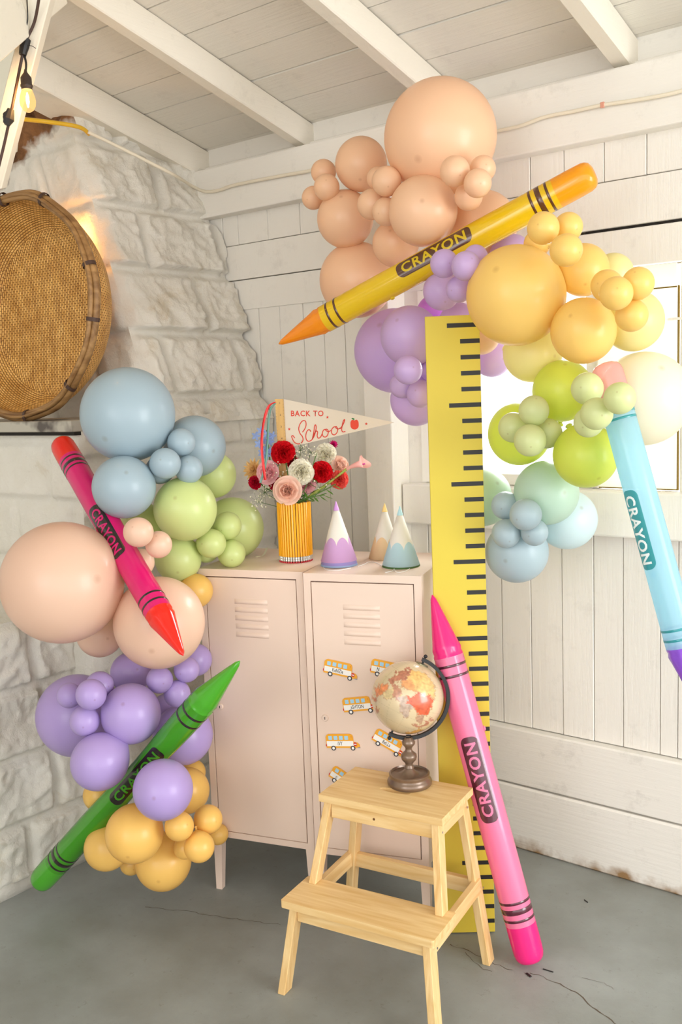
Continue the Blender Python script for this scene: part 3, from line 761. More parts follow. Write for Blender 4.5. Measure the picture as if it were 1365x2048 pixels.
me.materials.append(M_gl); o = bpy.data.objects.new('globe_ball', me); C.objects.link(o); o.parent = globe; o.location = rel(gc)

# ---------------------------------------------------------------- inflatable crayons
def vinyl(name, col, tr=.25, alpha=None, rough=.16):
    return mat(name, col, rough=rough, spec=.5, coat=.5, translucent=tr, alpha=alpha)
def make_crayon(label, tip, cap, r, body, cone, capc, ink, roll=0, read=1, letter=None, bend=0.0, lc=.5, pinch=()):
    tip = Vector(tip); cap = Vector(cap); ax_ = (tip-cap); Lc = ax_.length; ax_.normalize()
    mid = (tip+cap)/2; n = (CAM-mid); n = (n-ax_*n.dot(ax_)).normalized()
    n = Matrix.Rotation(roll, 3, ax_) @ n
    yv = ax_.cross(n)
    t = empty('inflatable_crayon'); t.matrix_world = frame_matrix(cap, n, yv, ax_)
    tag(t, label, 'inflatable crayon', 'giant inflatable crayons')
    def rad(s):  # radius along the body with slight seams and pinches
        k = 1
        for c_, w_, a_ in pinch: k -= a_*math.exp(-((s-c_)/w_)**2)
        return r*k
    def fix(bm):  # slight bend of the whole body
        for v in bm.verts: v.co.x += bend*math.sin(PI*v.co.z/Lc)
        return bm
    n_ = 56
    # cap: rounded blunt end
    bm = bmesh.new(); c1 = .105*Lc
    lathe(bm, [(0, 0), (r*.45, .001), (r*.75, .006), (r*.9, .014), (r*.975, .026), (r*.99, .045), (r, c1*.7), (r, c1)], n_, caps=False); link('cap', fix(bm), capc, t, smooth=True)
    bm = bmesh.new(); pr = []; a0, a1 = c1, .83*Lc
    for i in range(49): s = a0+(a1-a0)*i/48; pr.append((rad(s/Lc), s))
    lathe(bm, pr, n_, caps=False); link('body', fix(bm), body, t, smooth=True)
    # puckered collar and cone
    bm = bmesh.new(); pr = [(rad(.83), a1), (r*.985, a1+.004), (r*.93, a1+.010)]
    for i in range(1, 15): s = i/14; pr.append((r*(.93*(1-s)**.92)*(1-.03*math.sin(s*PI))+.0045*(1 if s < .97 else .3), a1+.010+(Lc-a1-.010)*s))
    pr.append((0, Lc+.001)); lathe(bm, pr, n_, caps=False)
    for v in bm.verts:
        if a1+.002 < v.co.z < a1+.03:
            a = math.atan2(v.co.y, v.co.x); v.co.x *= 1+.02*math.sin(9*a); v.co.y *= 1+.02*math.sin(9*a)
    link('tip', fix(bm), cone, t, smooth=True)
    # printed rings
    for s0, w_ in ((.806, .007), (.778, .007), (.168, .007), (.146, .014), (.122, .007)):
        bm = bmesh.new(); a, b = (s0-w_/2)*Lc, (s0+w_/2)*Lc
        lathe(bm, [(rad(s0)+.0004, a), (rad(s0)+.0007, a+.0005), (rad(s0)+.0007, b-.0005), (rad(s0)+.0004, b)], n_, caps=False); link('band', fix(bm), ink, t, smooth=True)
    # label and lettering wrapped on the body, label centre on +x
    l0, l1 = (lc-.115, lc+.115); hw = r*.62
    def wrap(bm, h):
        for c_ in [i*.004 for i in range(-15, 16)]:
            g = bm.verts[:]+bm.edges[:]+bm.faces[:]; bmesh.ops.bisect_plane(bm, geom=g, plane_co=(0, c_, 0), plane_no=(0, 1, 0))
        for c_ in [i*.012 for i in range(-14, 15)]:
            g = bm.verts[:]+bm.edges[:]+bm.faces[:]; bmesh.ops.bisect_plane(bm, geom=g, plane_co=(c_, 0, 0), plane_no=(1, 0, 0))
        zc = (l0+l1)/2*Lc
        for v in bm.verts:
            x_, y_ = v.co.x, v.co.y; z = zc+read*x_; rr_ = rad(z/Lc)+h; th = read*y_/r
            # outward normal +x, reading direction read*z; letter up = x cross (read z) = -read*y
            v.co = Vector((rr_*math.cos(th), -rr_*math.sin(th), z))
        return fix(bm)
    hl = (l1-l0)/2*Lc
    bm = bmesh.new(); bm.faces.new([bm.verts.new((x_, y_, 0)) for x_, y_ in rrect(-hl, hl, -hw, hw, hw*.75, 6)])
    lab = link('label', wrap(bm, .0008), ink, t, smooth=True)
    bm = text_bm('CRAYON', .048, 0, .0012, 1.12, 1.0)
    xs_ = [v.co.x for v in bm.verts]; ys_ = [v.co.y for v in bm.verts]
    wx, cx, hy, cy = max(xs_)-min(xs_), (max(xs_)+min(xs_))/2, max(ys_)-min(ys_), (max(ys_)+min(ys_))/2
    for v in bm.verts: v.co.x = (v.co.x-cx)/wx*hl*1.72; v.co.y = (v.co.y-cy)/hy*hw*1.22
    link('lettering', wrap(bm, .0014), letter or body, lab, smooth=True)
    # inflation valve
    bm = bmesh.new(); lathe(bm, [(.008, -.001), (.007, .003), (.004, .005), (0, .0055)], 14, Matrix.Translation((-.2*r, r*.98 if read > 0 else -r*.98, .62*Lc)) @ Matrix.Rotation((-PI/2 if read > 0 else PI/2), 4, 'X'))
    link('valve', fix(bm), body, t, smooth=True)
    return t
INK = vinyl('crayon_print_black', srgb(34, 24, 22), 0)
INKB = vinyl('crayon_print_brown', srgb(84, 46, 20), 0)
INKM = vinyl('crayon_print_maroon', srgb(84, 26, 44), 0)
INKT = vinyl('crayon_print_teal', srgb(70, 168, 172), .35)
V_y = vinyl('vinyl_yellow', srgb(240, 206, 30), .3); V_o = vinyl('vinyl_orange', srgb(255, 158, 20), .3); V_o2 = vinyl('vinyl_amber', srgb(252, 178, 30), .35)
make_crayon('yellow inflatable crayon with orange point floating diagonally across the peach balloons', at(558, 688, 2.95), at(1191, 345, 2.52), .0405, V_y, V_o, V_o2, INKB, roll=R(31), read=-1, lc=.455)
V_m = vinyl('vinyl_magenta', srgb(232, 24, 120), .25); V_r = vinyl('vinyl_red', srgb(248, 42, 24), .3)
make_crayon('magenta inflatable crayon with red point, tilted between the huge blue and peach balloons', at(367, 1311, 2.5), at(121, 884, 3.02), .0385, V_m, V_r, V_r, INK, roll=R(22), read=1, lc=.485)
V_g = vinyl('vinyl_green', srgb(66, 152, 26), .12); V_g2 = vinyl('vinyl_bright_green', srgb(78, 172, 40), .15)
make_crayon('green inflatable crayon leaning diagonally across the violet balloons', at(480, 1322, 2.6), at(78, 1766, 3.06), .0405, V_g, V_g2, V_g2, INK, roll=R(4), read=1, lc=.55, pinch=((.55, .12, .16),))
V_p = vinyl('vinyl_light_pink', srgb(255, 138, 180), .3); V_hp = vinyl('vinyl_hot_pink', srgb(252, 40, 140), .25)
make_crayon('pink inflatable crayon standing on the floor, leaning against the ruler and locker', at(865, 1190, 2.735), at(1063, 1924, 2.66), .0425, V_p, V_hp, V_hp, INKM, roll=R(-10), read=1)
V_c = vinyl('vinyl_clear_blue', srgb(200, 238, 250), .5, .3); V_cp = vinyl('vinyl_clear_pink', srgb(250, 206, 200), .45, .35); V_v = vinyl('vinyl_purple', srgb(160, 96, 222), .3)
make_crayon('pale blue inflatable crayon with purple point at the right edge of the picture', at(1398, 1412, 2.30), at(1211, 726, 2.36), .0385, V_c, V_v, V_cp, INKT, roll=R(46), read=1, lc=.485, letter=mat('print_white_soft', srgb(240, 252, 252), .4))

# ---------------------------------------------------------------- balloons
def balloon_mat(name, col, tr=.24, rough=.36):
    c = srgb(*col)
    M_ = mat(name, c, rough=rough, spec=.4, translucent=tr, coat=.18)
    nt = M_.node_tree; N = nt.nodes; L = nt.links; p = N['Principled BSDF']
    # the crown of a balloon carries a small spot of thicker, deeper coloured latex
    tcn = N.new('ShaderNodeTexCoord'); sp = N.new('ShaderNodeSeparateXYZ'); L.new(tcn.outputs['Object'], sp.inputs[0])
    mr = N.new('ShaderNodeMapRange'); mr.inputs[1].default_value = .9962; mr.inputs[2].default_value = .9993; L.new(sp.outputs['Z'], mr.inputs[0])
    mx = N.new('ShaderNodeMix'); mx.data_type = 'RGBA'; L.new(mr.outputs[0], mx.inputs[0])
    mx.inputs['A'].default_value = c; mx.inputs['B'].default_value = (c[0]*.86, c[1]*.80, c[2]*.76, 1)
    L.new(mx.outputs['Result'], p.inputs['Base Color'])
    for n_ in N:
        if n_.type == 'BSDF_TRANSLUCENT': L.new(mx.outputs['Result'], n_.inputs[0])
    return M_
BM = dict(peach=balloon_mat('latex_peach', (249, 207, 168)), blush=balloon_mat('latex_blush', (241, 204, 178)),
          lilac=balloon_mat('latex_lilac', (212, 182, 226)), magenta=balloon_mat('latex_lilac_glow', (214, 140, 230)),  # magenta: a lilac balloon with window glow put into its colour
          yellow=balloon_mat('latex_yellow', (251, 217, 126), .3), lemon=balloon_mat('latex_yellow_window_pale', (246, 236, 168), .3),  # lemon: yellow latex paled to hold the window light
          cream=balloon_mat('latex_yellow_overexposed', (252, 246, 226), .4), lime=balloon_mat('latex_lime', (226, 234, 104), .35),  # cream: yellow latex coloured as if overexposed by the window
          sage=balloon_mat('latex_sage', (222, 228, 166), .24), seafoam=balloon_mat('latex_seafoam', (198, 222, 202)),
          blue=balloon_mat('latex_dusty_blue', (172, 192, 202), .2), washed_blue=balloon_mat('latex_blue_window_pale', (224, 240, 242), .35), mist=balloon_mat('latex_mist_blue', (186, 204, 210), .22),  # the palest blue is blue latex with window light in its colour
          green=balloon_mat('latex_pale_green', (217, 229, 152), .24), violet=balloon_mat('latex_violet', (188, 164, 220), .2),
          orange=balloon_mat('latex_yellow_orange', (251, 206, 112), .26))
def balloon_mesh():
    bm = bmesh.new(); pr = []; n = 40
    for i in range(n):
        a = PI*i/n; z = math.cos(a); r_ = math.sin(a)
        if a > 2.2: k = (a-2.2)/(PI-2.2); z -= .14*k*k*k
        if a > 3.0: break
        pr.append((r_, z))
    zl = pr[-1][1]
    pr += [(.085, zl-.03), (.055, zl-.06), (.05, zl-.09), (.085, zl-.11), (.095, zl-.125), (.05, zl-.145), (.06, zl-.19), (.10, zl-.25), (.115, zl-.27), (.09, zl-.262), (.03, zl-.2)]
    lathe(bm, pr[::-1], 48, caps=True)
    me = bpy.data.meshes.new('balloon'); bm.to_mesh(me); bm.free()
    for p in me.polygons: p.use_smooth = True
    me.materials.append(BM['peach']); return me
B_ME = balloon_mesh()
BALLOONS_R = [
('peach', -1.542, 2.46, 2.31, 0.1624, 'huge peach balloon topping the garland under the ceiling beam'),
('peach', -1.874, 2.52, 2.301, 0.0838, 'medium peach balloon tucked against the left side of the huge top one'),
('peach', -2.027, 2.52, 2.302, 0.0409, 'uppermost of the three tiny peach balloons at the far left tip of the garland'),
('peach', -1.951, 2.438, 2.231, 0.0412, 'foremost middle one of the three tiny peach balloons at the far left tip'),
('peach', -2.058, 2.5, 2.223, 0.0381, 'leftmost and lowest of the three tiny peach balloons at the far left tip'),
('peach', -1.939, 2.512, 2.141, 0.0908, 'medium peach balloon directly below the three tiny peach ones'),
('peach', -1.651, 2.34, 2.188, 0.0433, 'upper front one of the small peach cluster in the middle of the peach section'),
('peach', -1.738, 2.42, 2.221, 0.0348, 'small peach balloon mostly hidden behind the upper front one of the middle cluster'),
('peach', -1.734, 2.38, 2.141, 0.0448, 'left one of the small peach cluster in the middle of the peach section'),
('peach', -1.667, 2.356, 2.108, 0.0411, 'lower one of the small peach cluster touching the pale round peach balloon'),
('peach', -1.545, 2.364, 2.093, 0.0981, 'pale peach balloon with a round face just above the word on the yellow crayon'),
('peach', -1.386, 2.28, 2.164, 0.0405, 'left one of the small peach balloons under the huge top balloon, right side'),
('peach', -1.359, 2.38, 2.18, 0.0361, 'upper right one of the small peach balloons under the huge top balloon'),
('peach', -1.318, 2.28, 2.122, 0.0374, 'foremost right one of the small peach balloons under the huge top balloon'),
('peach', -1.393, 2.36, 2.11, 0.0385, 'lowest of the small peach balloons just above the yellow crayon'),
('peach', -1.737, 2.5, 2.039, 0.0724, 'medium peach balloon half hidden behind the yellow crayon, above its left half'),
('peach', -1.953, 2.58, 1.956, 0.1232, 'large peach balloon behind the pointed half of the yellow crayon'),
('peach', -1.479, 2.58, 2.066, 0.1042, 'glowing orange peach balloon behind the right half of the yellow crayon'),
('lilac', -1.389, 2.22, 1.92, 0.0376, 'left front one of the small lilac cluster overlapping the yellow crayon'),
('lilac', -1.299, 2.18, 1.901, 0.0376, 'right front one of the small lilac cluster beside the huge yellow balloon'),
('lilac', -1.34, 2.3, 1.938, 0.0327, 'small lilac balloon behind the cluster, touching the crayon and the huge yellow balloon'),
('lilac', -1.369, 2.26, 1.854, 0.0354, 'lowest of the small lilac cluster beside the huge yellow balloon'),
('lilac', -1.499, 2.38, 1.868, 0.0547, 'medium lilac balloon behind the small lilac cluster, left side'),
('lilac', -1.538, 2.534, 1.782, 0.0638, 'pink tinged lilac balloon peeking above the top edge of the giant ruler'),
('lilac', -1.829, 2.615, 1.719, 0.1378, 'large glowing lilac balloon furthest left in the lilac section'),
('lilac', -1.639, 2.42, 1.751, 0.0902, 'greyish lilac balloon left of the top corner of the giant ruler'),
('lilac', -1.555, 2.28, 1.648, 0.0408, 'foremost small lilac balloon at the left edge of the giant ruler'),
('lilac', -1.652, 2.39, 1.606, 0.0386, 'small lilac balloon below left of the foremost one beside the ruler'),
('lilac', -1.588, 2.39, 1.579, 0.0411, 'lowest small lilac balloon beside the ruler edge'),
('lilac', -1.678, 2.5, 1.561, 0.0817, 'medium pale lilac balloon hanging lowest in the lilac section'),
('lilac', -1.601, 2.48, 1.65, 0.039, 'small lilac balloon cut off by the left edge of the ruler'),
('lilac', -1.368, 2.55, 1.963, 0.0634, 'lilac balloon peeking out between the yellow crayon and the huge yellow balloon'),
('magenta', -1.691, 2.644, 1.828, 0.063, 'lilac balloon coloured magenta for window glow, between the lilac ones above the ruler'),
('blush', -1.446, 2.505, 1.741, 0.055, 'pale blush balloon showing at the right edge of the ruler under the huge yellow one'),
('lilac', -1.487, 2.64, 1.681, 0.0607, 'faint pink lilac balloon washed out by the window light beside the ruler'),
('yellow', -1.2, 2.26, 1.822, 0.1282, 'huge yellow balloon in front of the top right corner of the giant ruler'),
('yellow', -1.077, 2.17, 1.965, 0.0389, 'left one of the three small yellow balloons under the blunt end of the yellow crayon'),
('yellow', -1.05, 2.25, 1.973, 0.0354, 'right one of the three small yellow balloons under the blunt end of the yellow crayon'),
('yellow', -1.009, 2.15, 1.904, 0.0386, 'lower front one of the three small yellow balloons under the blunt crayon end'),
('yellow', -1.169, 2.32, 1.954, 0.0351, 'small yellow balloon hidden between the huge yellow one and the small cluster above it'),
('yellow', -1.062, 2.36, 1.879, 0.0668, 'deep yellow balloon right of the huge yellow one, behind the small clusters'),
('yellow', -1.026, 2.28, 1.722, 0.0818, 'large yellow balloon directly below right of the huge yellow one'),
('yellow', -0.875, 2.12, 1.791, 0.0378, 'front one of the small yellow cluster at the far right, with an orange dot'),
('yellow', -0.848, 2.18, 1.814, 0.0368, 'upper right one of the small yellow cluster at the far right'),
('yellow', -0.871, 2.2, 1.745, 0.0381, 'lowest one of the small yellow cluster at the far right'),
('yellow', -0.948, 2.24, 1.822, 0.0382, 'left rear one of the small yellow cluster at the far right'),
('lemon', -0.954, 2.42, 1.746, 0.0777, 'yellow balloon coloured pale for window light, behind the small yellow cluster at the far right'),
('lemon', -1.032, 2.48, 1.875, 0.0534, 'greenish yellow balloon coloured pale for window light, peeking out above the far right cluster'),
('lemon', -1.255, 2.455, 1.681, 0.0819, 'yellow balloon coloured pale for window light, below the huge yellow one'),
('cream', -0.938, 2.45, 1.547, 0.1208, 'huge yellow balloon coloured cream for window overexposure, behind the blunt end of the blue crayon'),
('lime', -1.156, 2.435, 1.574, 0.0826, 'large lime balloon with a dark dot near its top, under the yellow section'),
('lime', -1.058, 2.36, 1.406, 0.0847, 'large lime balloon with a dark dot near its bottom, left of the blue crayon'),
('lime', -1.302, 2.46, 1.457, 0.0899, 'lime balloon beside the ruler, behind a cluster of four small green ones'),
('sage', -1.164, 2.28, 1.527, 0.0397, 'topmost of the four small green balloons nearest the ruler'),
('sage', -1.246, 2.32, 1.482, 0.0412, 'leftmost of the four small green balloons nearest the ruler'),
('sage', -1.161, 2.25, 1.452, 0.0421, 'lowest of the four small green balloons nearest the ruler'),
('sage', -1.162, 2.35, 1.464, 0.0407, 'rightmost of the four small green balloons nearest the ruler'),
('sage', -0.981, 2.2, 1.58, 0.0395, 'upper left one of the four small green balloons at the top of the blue crayon'),
('sage', -0.859, 2.1, 1.557, 0.0368, 'right one of the four small green balloons, covering the blue crayon'),
('sage', -0.927, 2.13, 1.522, 0.0382, 'front middle one of the four small green balloons beside the blue crayon'),
('sage', -0.978, 2.2, 1.499, 0.0368, 'lowest rear one of the four small green balloons beside the blue crayon'),
('seafoam', -1.218, 2.454, 1.292, 0.0914, 'large seafoam balloon under the lime ones'),
('seafoam', -1.486, 2.56, 1.258, 0.0914, 'seafoam balloon cut off by the right edge of the ruler'),
('mist', -1.318, 2.4, 1.258, 0.0401, 'upper left one of the four small dusty blue balloons right of the ruler'),
('mist', -1.213, 2.32, 1.247, 0.0434, 'upper right front one of the four small dusty blue balloons right of the ruler'),
('mist', -1.295, 2.36, 1.185, 0.0409, 'lower left one of the four small dusty blue balloons right of the ruler'),
('mist', -1.218, 2.38, 1.19, 0.0375, 'lower right one of the four small dusty blue balloons right of the ruler'),
('mist', -1.316, 2.46, 1.116, 0.0911, 'medium dusty blue balloon at the very bottom of the garland, right of the ruler'),
('washed_blue', -1.218, 2.586, 1.199, 0.0879, 'blue balloon coloured pale for window light, just below the window sill'),
]
BALLOONS_L = [
('blue', -2.272, 1.855, 1.551, 0.1402, 'huge dusty blue balloon topping the garland in front of the mantel'),
('blue', -2.215, 1.777, 1.345, 0.0913, 'medium dusty blue balloon pressing on the red crayon'),
('blue', -2.217, 2.064, 1.443, 0.0965, 'grey blue balloon right of the huge blue one, against the stone'),
('blue', -2.136, 1.936, 1.464, 0.0417, 'upper one of the small blue cluster right of the huge blue balloon'),
('blue', -2.125, 1.859, 1.408, 0.0453, 'front left one of the small blue cluster, with glossy highlights'),
('blue', -2.114, 1.94, 1.384, 0.0419, 'right one of the small blue cluster just above the large green balloon'),
('blue', -2.213, 1.914, 1.383, 0.043, 'small blue balloon mostly hidden behind the front left one of its cluster'),
('green', -2.148, 1.947, 1.264, 0.0967, 'large pale green balloon under the small blue cluster'),
('green', -2.252, 2.17, 1.343, 0.0748, 'green balloon peeking out behind the grey blue one'),
('green', -2.245, 2.238, 1.16, 0.103, 'large green balloon above the back of the left locker'),
('green', -2.131, 2.103, 1.193, 0.0443, 'upper one of the small green cluster over the corner of the left locker'),
('green', -2.132, 2.03, 1.148, 0.0458, 'front left one of the small green cluster over the corner of the left locker'),
('green', -2.125, 2.108, 1.105, 0.0446, 'right one of the small green cluster, resting on top of the left locker'),
('green', -2.21, 2.08, 1.116, 0.0424, 'small green balloon mostly hidden at the lower left of its cluster'),
('green', -2.231, 1.981, 1.101, 0.0738, 'green balloon low down between the peach ones and the left locker'),
('green', -2.34, 1.939, 1.213, 0.0648, 'dark green balloon glimpsed behind the red crayon and the small peach ones'),
('blush', -2.291, 1.598, 1.09, 0.173, 'huge peach balloon at the left edge of the picture, under the red crayon'),
('blush', -2.1, 1.779, 0.958, 0.1318, 'huge pale peach balloon behind the pointed end of the red crayon'),
('blush', -2.035, 1.671, 1.239, 0.0408, 'upper left one of the small peach balloons beside the red crayon'),
('blush', -2.036, 1.74, 1.195, 0.0377, 'right one of the small peach balloons below the large pale green balloon'),
('blush', -2.135, 1.755, 1.134, 0.0394, 'small peach balloon half hidden behind the red crayon'),
('blush', -2.411, 1.803, 0.879, 0.0729, 'peach balloon tucked low between the two huge peach ones'),
('orange', -2.175, 1.995, 1.002, 0.0536, 'orange balloon peeking out beside the upper left edge of the locker'),
('violet', -2.455, 1.728, 0.631, 0.1265, 'large violet balloon furthest left, against the stone pier'),
('violet', -2.327, 1.617, 0.748, 0.0368, 'left rear one of the small violet cluster on the large violet balloon'),
('violet', -2.258, 1.675, 0.774, 0.0413, 'top right one of the small violet cluster on the large violet balloon'),
('violet', -2.195, 1.597, 0.779, 0.0431, 'front bright one of the small violet cluster, with a window highlight'),
('violet', -2.238, 1.6, 0.693, 0.0429, 'lowest one of the small violet cluster on the large violet balloon'),
('violet', -2.168, 1.709, 0.695, 0.0876, 'medium violet balloon in the centre, left of the green crayon'),
('violet', -2.183, 1.601, 0.584, 0.0816, 'medium violet balloon left of the word on the green crayon'),
('violet', -1.979, 1.652, 0.531, 0.0834, 'medium violet balloon right of the word on the green crayon'),
('violet', -2.345, 1.86, 0.751, 0.0643, 'violet balloon under the huge pale peach one, left side'),
('violet', -2.158, 1.815, 0.769, 0.04, 'left one of the small violet balloons under the huge pale peach balloon'),
('violet', -2.121, 1.89, 0.787, 0.0384, 'upper right one of the small violet balloons beside the locker'),
('violet', -2.135, 1.859, 0.719, 0.0404, 'lowest one of the small violet balloons above the green crayon'),
('violet', -2.166, 1.899, 0.572, 0.0915, 'large violet balloon behind the green crayon, against the locker'),
('violet', -2.294, 1.963, 0.593, 0.0705, 'dark violet balloon deep in the garland above the green crayon'),
('violet', -2.191, 1.993, 0.781, 0.0509, 'dark violet balloon squeezed behind the upper left edge of the locker'),
('orange', -2.112, 1.649, 0.37, 0.0831, 'large yellow orange balloon in front, below the green crayon'),
('orange', -2.178, 1.801, 0.202, 0.0869, 'lowest large yellow orange balloon, just above the floor'),
('orange', -2.298, 1.689, 0.259, 0.0694, 'yellow orange balloon at lower left beside the stone base'),
('orange', -2.373, 1.728, 0.392, 0.049, 'yellow orange balloon peeking out left of the green crayon'),
('orange', -1.983, 1.705, 0.403, 0.0415, 'left one of the small yellow orange cluster beside the locker leg'),
('orange', -1.978, 1.81, 0.384, 0.0421, 'upper right one of the small yellow orange cluster on the locker corner'),
('orange', -1.951, 1.746, 0.334, 0.0431, 'lower front one of the small yellow orange cluster beside the locker leg'),
('orange', -2.07, 1.796, 0.278, 0.0342, 'small yellow orange balloon hidden behind the cluster beside the locker leg'),
('orange', -2.17, 1.905, 0.391, 0.0707, 'deep orange balloon behind the violet one beside the locker edge'),
('orange', -2.229, 1.985, 0.408, 0.0421, 'small deep orange balloon under the large violet one beside the locker'),
('orange', -2.3, 1.776, 0.17, 0.0357, 'small yellow orange balloon between the two lowest large ones'),
('orange', -2.164, 2.018, 0.205, 0.0342, 'orange balloon behind the front leg of the left locker'),
]
# crown directions seen in the photo: pixel of the crown spot
SPOTS = {(1126.6, 782): (1122, 735), (1172, 910.6): (1187, 958), (1233, 586.6): (1226, 584), (1032.7, 591.7): (980, 559), (1133, 500): (1154, 511),
         (932.4, 531.8): (941, 524), (821, 672): (792, 650), (846.5, 422): (839, 424), (955.7, 366.7): (958, 376), (1194, 827.5): (1196, 834), (1061, 881): (1057, 896),
         (653.5, 375): (653, 369), (330.4, 927): (327, 921), (370.7, 1018): (361, 997), (261.9, 1427.6): (258, 1398), (199.6, 1523): (157, 1553), (269, 1667): (267, 1696), (399, 1693.6): (407, 1718),
         (423, 1086.8): (408, 1087), (1068.7, 821): (1069, 800)}
brnd = random.Random(5)
def make_balloon(colr, x, y, z, r, label, group):
    o = bpy.data.objects.new('balloon', B_ME); C.objects.link(o)
    p = Vector((x, y, z)); v = p-CAM
    px = W_PX/2+F_PX*v.dot(RV)/v.dot(DV); py = H_PX/2-F_PX*v.dot(UV)/v.dot(DV); rpx = F_PX*r/v.dot(DV)
    view = -v.normalized(); d = None
    for (sx_, sy_), (qx, qy) in SPOTS.items():
        if abs(sx_-px) < 1.5 and abs(sy_-py) < 1.5:
            a, b = (qx-px)/rpx, -(qy-py)/rpx; c_ = math.sqrt(max(.02, 1-a*a-b*b)); d = RV*a+UV*b-DV*c_
    if d is None:
        a = brnd.uniform(0, 2*PI); k = brnd.uniform(.35, .75); d = view*math.cos(k)+(RV*math.cos(a)+UV*math.sin(a))*math.sin(k)
    q = d.normalized().to_track_quat('Z', 'Y')
    o.matrix_world = Matrix.Translation(p) @ q.to_matrix().to_4x4() @ Matrix.Diagonal((r*brnd.uniform(.975, 1.0), r*brnd.uniform(.985, 1.0), r*1.01, 1))
    o.material_slots[0].link = 'OBJECT'; o.material_slots[0].material = BM[colr]
    tag(o, label, 'balloon', group); return o
for b in BALLOONS_R: make_balloon(*b, 'balloons of the garland beside the window')
for b in BALLOONS_L: make_balloon(*b, 'balloons of the garland beside the stone chimney')

# ---------------------------------------------------------------- things on top of the lockers
ZT = 1.063
zpl = Vector((0, 0, 1))
# pencil vase
vb = on_plane(593, 1127, (0, 0, ZT), zpl); vd = (vb-CAM); vd.z = 0; vd.normalize(); vb = vb+vd*.054
vase = empty('pencil_vase', vb); tag(vase, 'vase wrapped in upright yellow pencils with their erasers down, on the left locker', 'vase')
M_pen = mat('pencil_yellow', srgb(250, 176, 26), .35, coat=.3); M_fer = mat('pencil_ferrule', srgb(214, 214, 206), .3, .75); M_era = mat('eraser_red', srgb(196, 52, 60), .6); M_glassd = mat('vase_gap_shade_glass', srgb(74, 44, 14), .2, spec=.6)  # inner vase glass coloured dark for the shade between pencils
bm = bmesh.new(); lathe(bm, [(.046, .0), (.047, .188), (.043, .188), (.042, .006), (0, .006)], 40, caps=False); link('glass_cylinder', bm, M_glassd, vase, smooth=True)
NP = 38
for i in range(NP):
    a = 2*PI*i/NP; rr_ = .0506; hh = .190+random.uniform(-.0015, .0015)
    Mx = Matrix.Translation((rr_*math.cos(a), rr_*math.sin(a), 0)) @ Matrix.Rotation(a, 4, 'Z') @ Matrix.Rotation(random.uniform(-.006, .006), 4, 'X')
    bm = bmesh.new(); lathe(bm, [(.0038, .020), (.0038, hh)], 6, Mx); pb = link('pencil', bm, M_pen, vase)
    bm = bmesh.new(); lathe(bm, [(.0036, .0055), (.0039, .008), (.0036, .011), (.0039, .014), (.0036, .018), (.0038, .020)], 10, Mx); link('ferrule', bm, M_fer, pb)
    bm = bmesh.new(); lathe(bm, [(0, 0), (.0032, 0), (.0034, .001), (.0034, .0055)], 10, Mx); link('eraser', bm, M_era, pb)
VT = vb+Vector((0, 0, .19)); VD = (VT-CAM).dot(DV)
# flowers
M_stem = mat('flower_stem', srgb(86, 120, 52), .5); M_leaf = mat('leaf_green', srgb(92, 140, 52), .45, translucent=.3)
PET = {}
def petal_mat(key, col, tr=.35):
    if key not in PET: PET[key] = mat('petal_'+key, srgb(*col), .55, spec=.2, translucent=tr)
    return PET[key]
def petal_sheet(bm, M_, w, l, cup=.3, ruff=0.0, freq=5, tipw=.6, nu=7, nv=6, seed=0, notch=0):
    """a petal from the origin outward along +x, curving up along +z"""
    rnd = random.Random(seed); ph = rnd.uniform(0, 6); g = []
    for j in range(nv+1):
        v = j/nv; row = []
        for i in range(nu+1):
            u = i/nu*2-1
            ww = w*(math.sin(min(1, v*1.25)*PI/2)**.8)*(1-(1-tipw)*max(0, v-.6)/.4)
            ll = l*v*(1-.16*u*u*v-notch*max(0, 1-abs(u)*4)*(v == 1))
            z = cup*l*(v**1.8)+cup*.5*w*u*u+ruff*l*math.sin(freq*u+ph)*v**2+ruff*.6*l*math.sin(freq*2.3*u+ph*2)*v**3
            row.append(bm.verts.new(M_ @ Vector((ll, ww*u*.5, z))))
        g.append(row)
    for j in range(nv):
        for i in range(nu): bm.faces.new((g[j][i], g[j][i+1], g[j+1][i+1], g[j+1][i]))
def bloom_carnation(bm, r, seed=0):
    rnd = random.Random(seed)
    for layer, (n, tilt_, ln) in enumerate(((8, -8, 1), (9, 14, .98), (9, 32, .92), (8, 50, .85), (7, 66, .78), (5, 80, .7))):
        for k in range(n):
            a = 2*PI*(k+rnd.uniform(-.25, .25)+layer*.37)/n
            M_ = Matrix.Rotation(a, 4, 'Z') @ Matrix.Rotation(-R(tilt_+rnd.uniform(-7, 7)), 4, 'Y')
            petal_sheet(bm, M_, r*.95, r*ln*rnd.uniform(.9, 1.05), .06, .13, 9, 1.1, 9, 5, rnd.random())
def bloom_rose(bm, r, seed=0):
    rnd = random.Random(seed)
    for layer, (n, tilt_, ln, cup) in enumerate(((5, 8, 1, .25), (5, 28, .98, .35), (5, 45, .9, .45), (5, 58, .8, .5), (4, 70, .68, .5), (4, 80, .55, .4), (3, 88, .45, .2))):
        for k in range(n):
            a = 2*PI*(k+rnd.uniform(-.12, .12)+layer*.45)/n
            M_ = Matrix.Rotation(a, 4, 'Z') @ Matrix.Rotation(-R(tilt_), 4, 'Y')
            petal_sheet(bm, M_, r*1.25*(1-.06*layer), r*ln, cup*.6, .025, 3, .85, 8, 6, rnd.random())
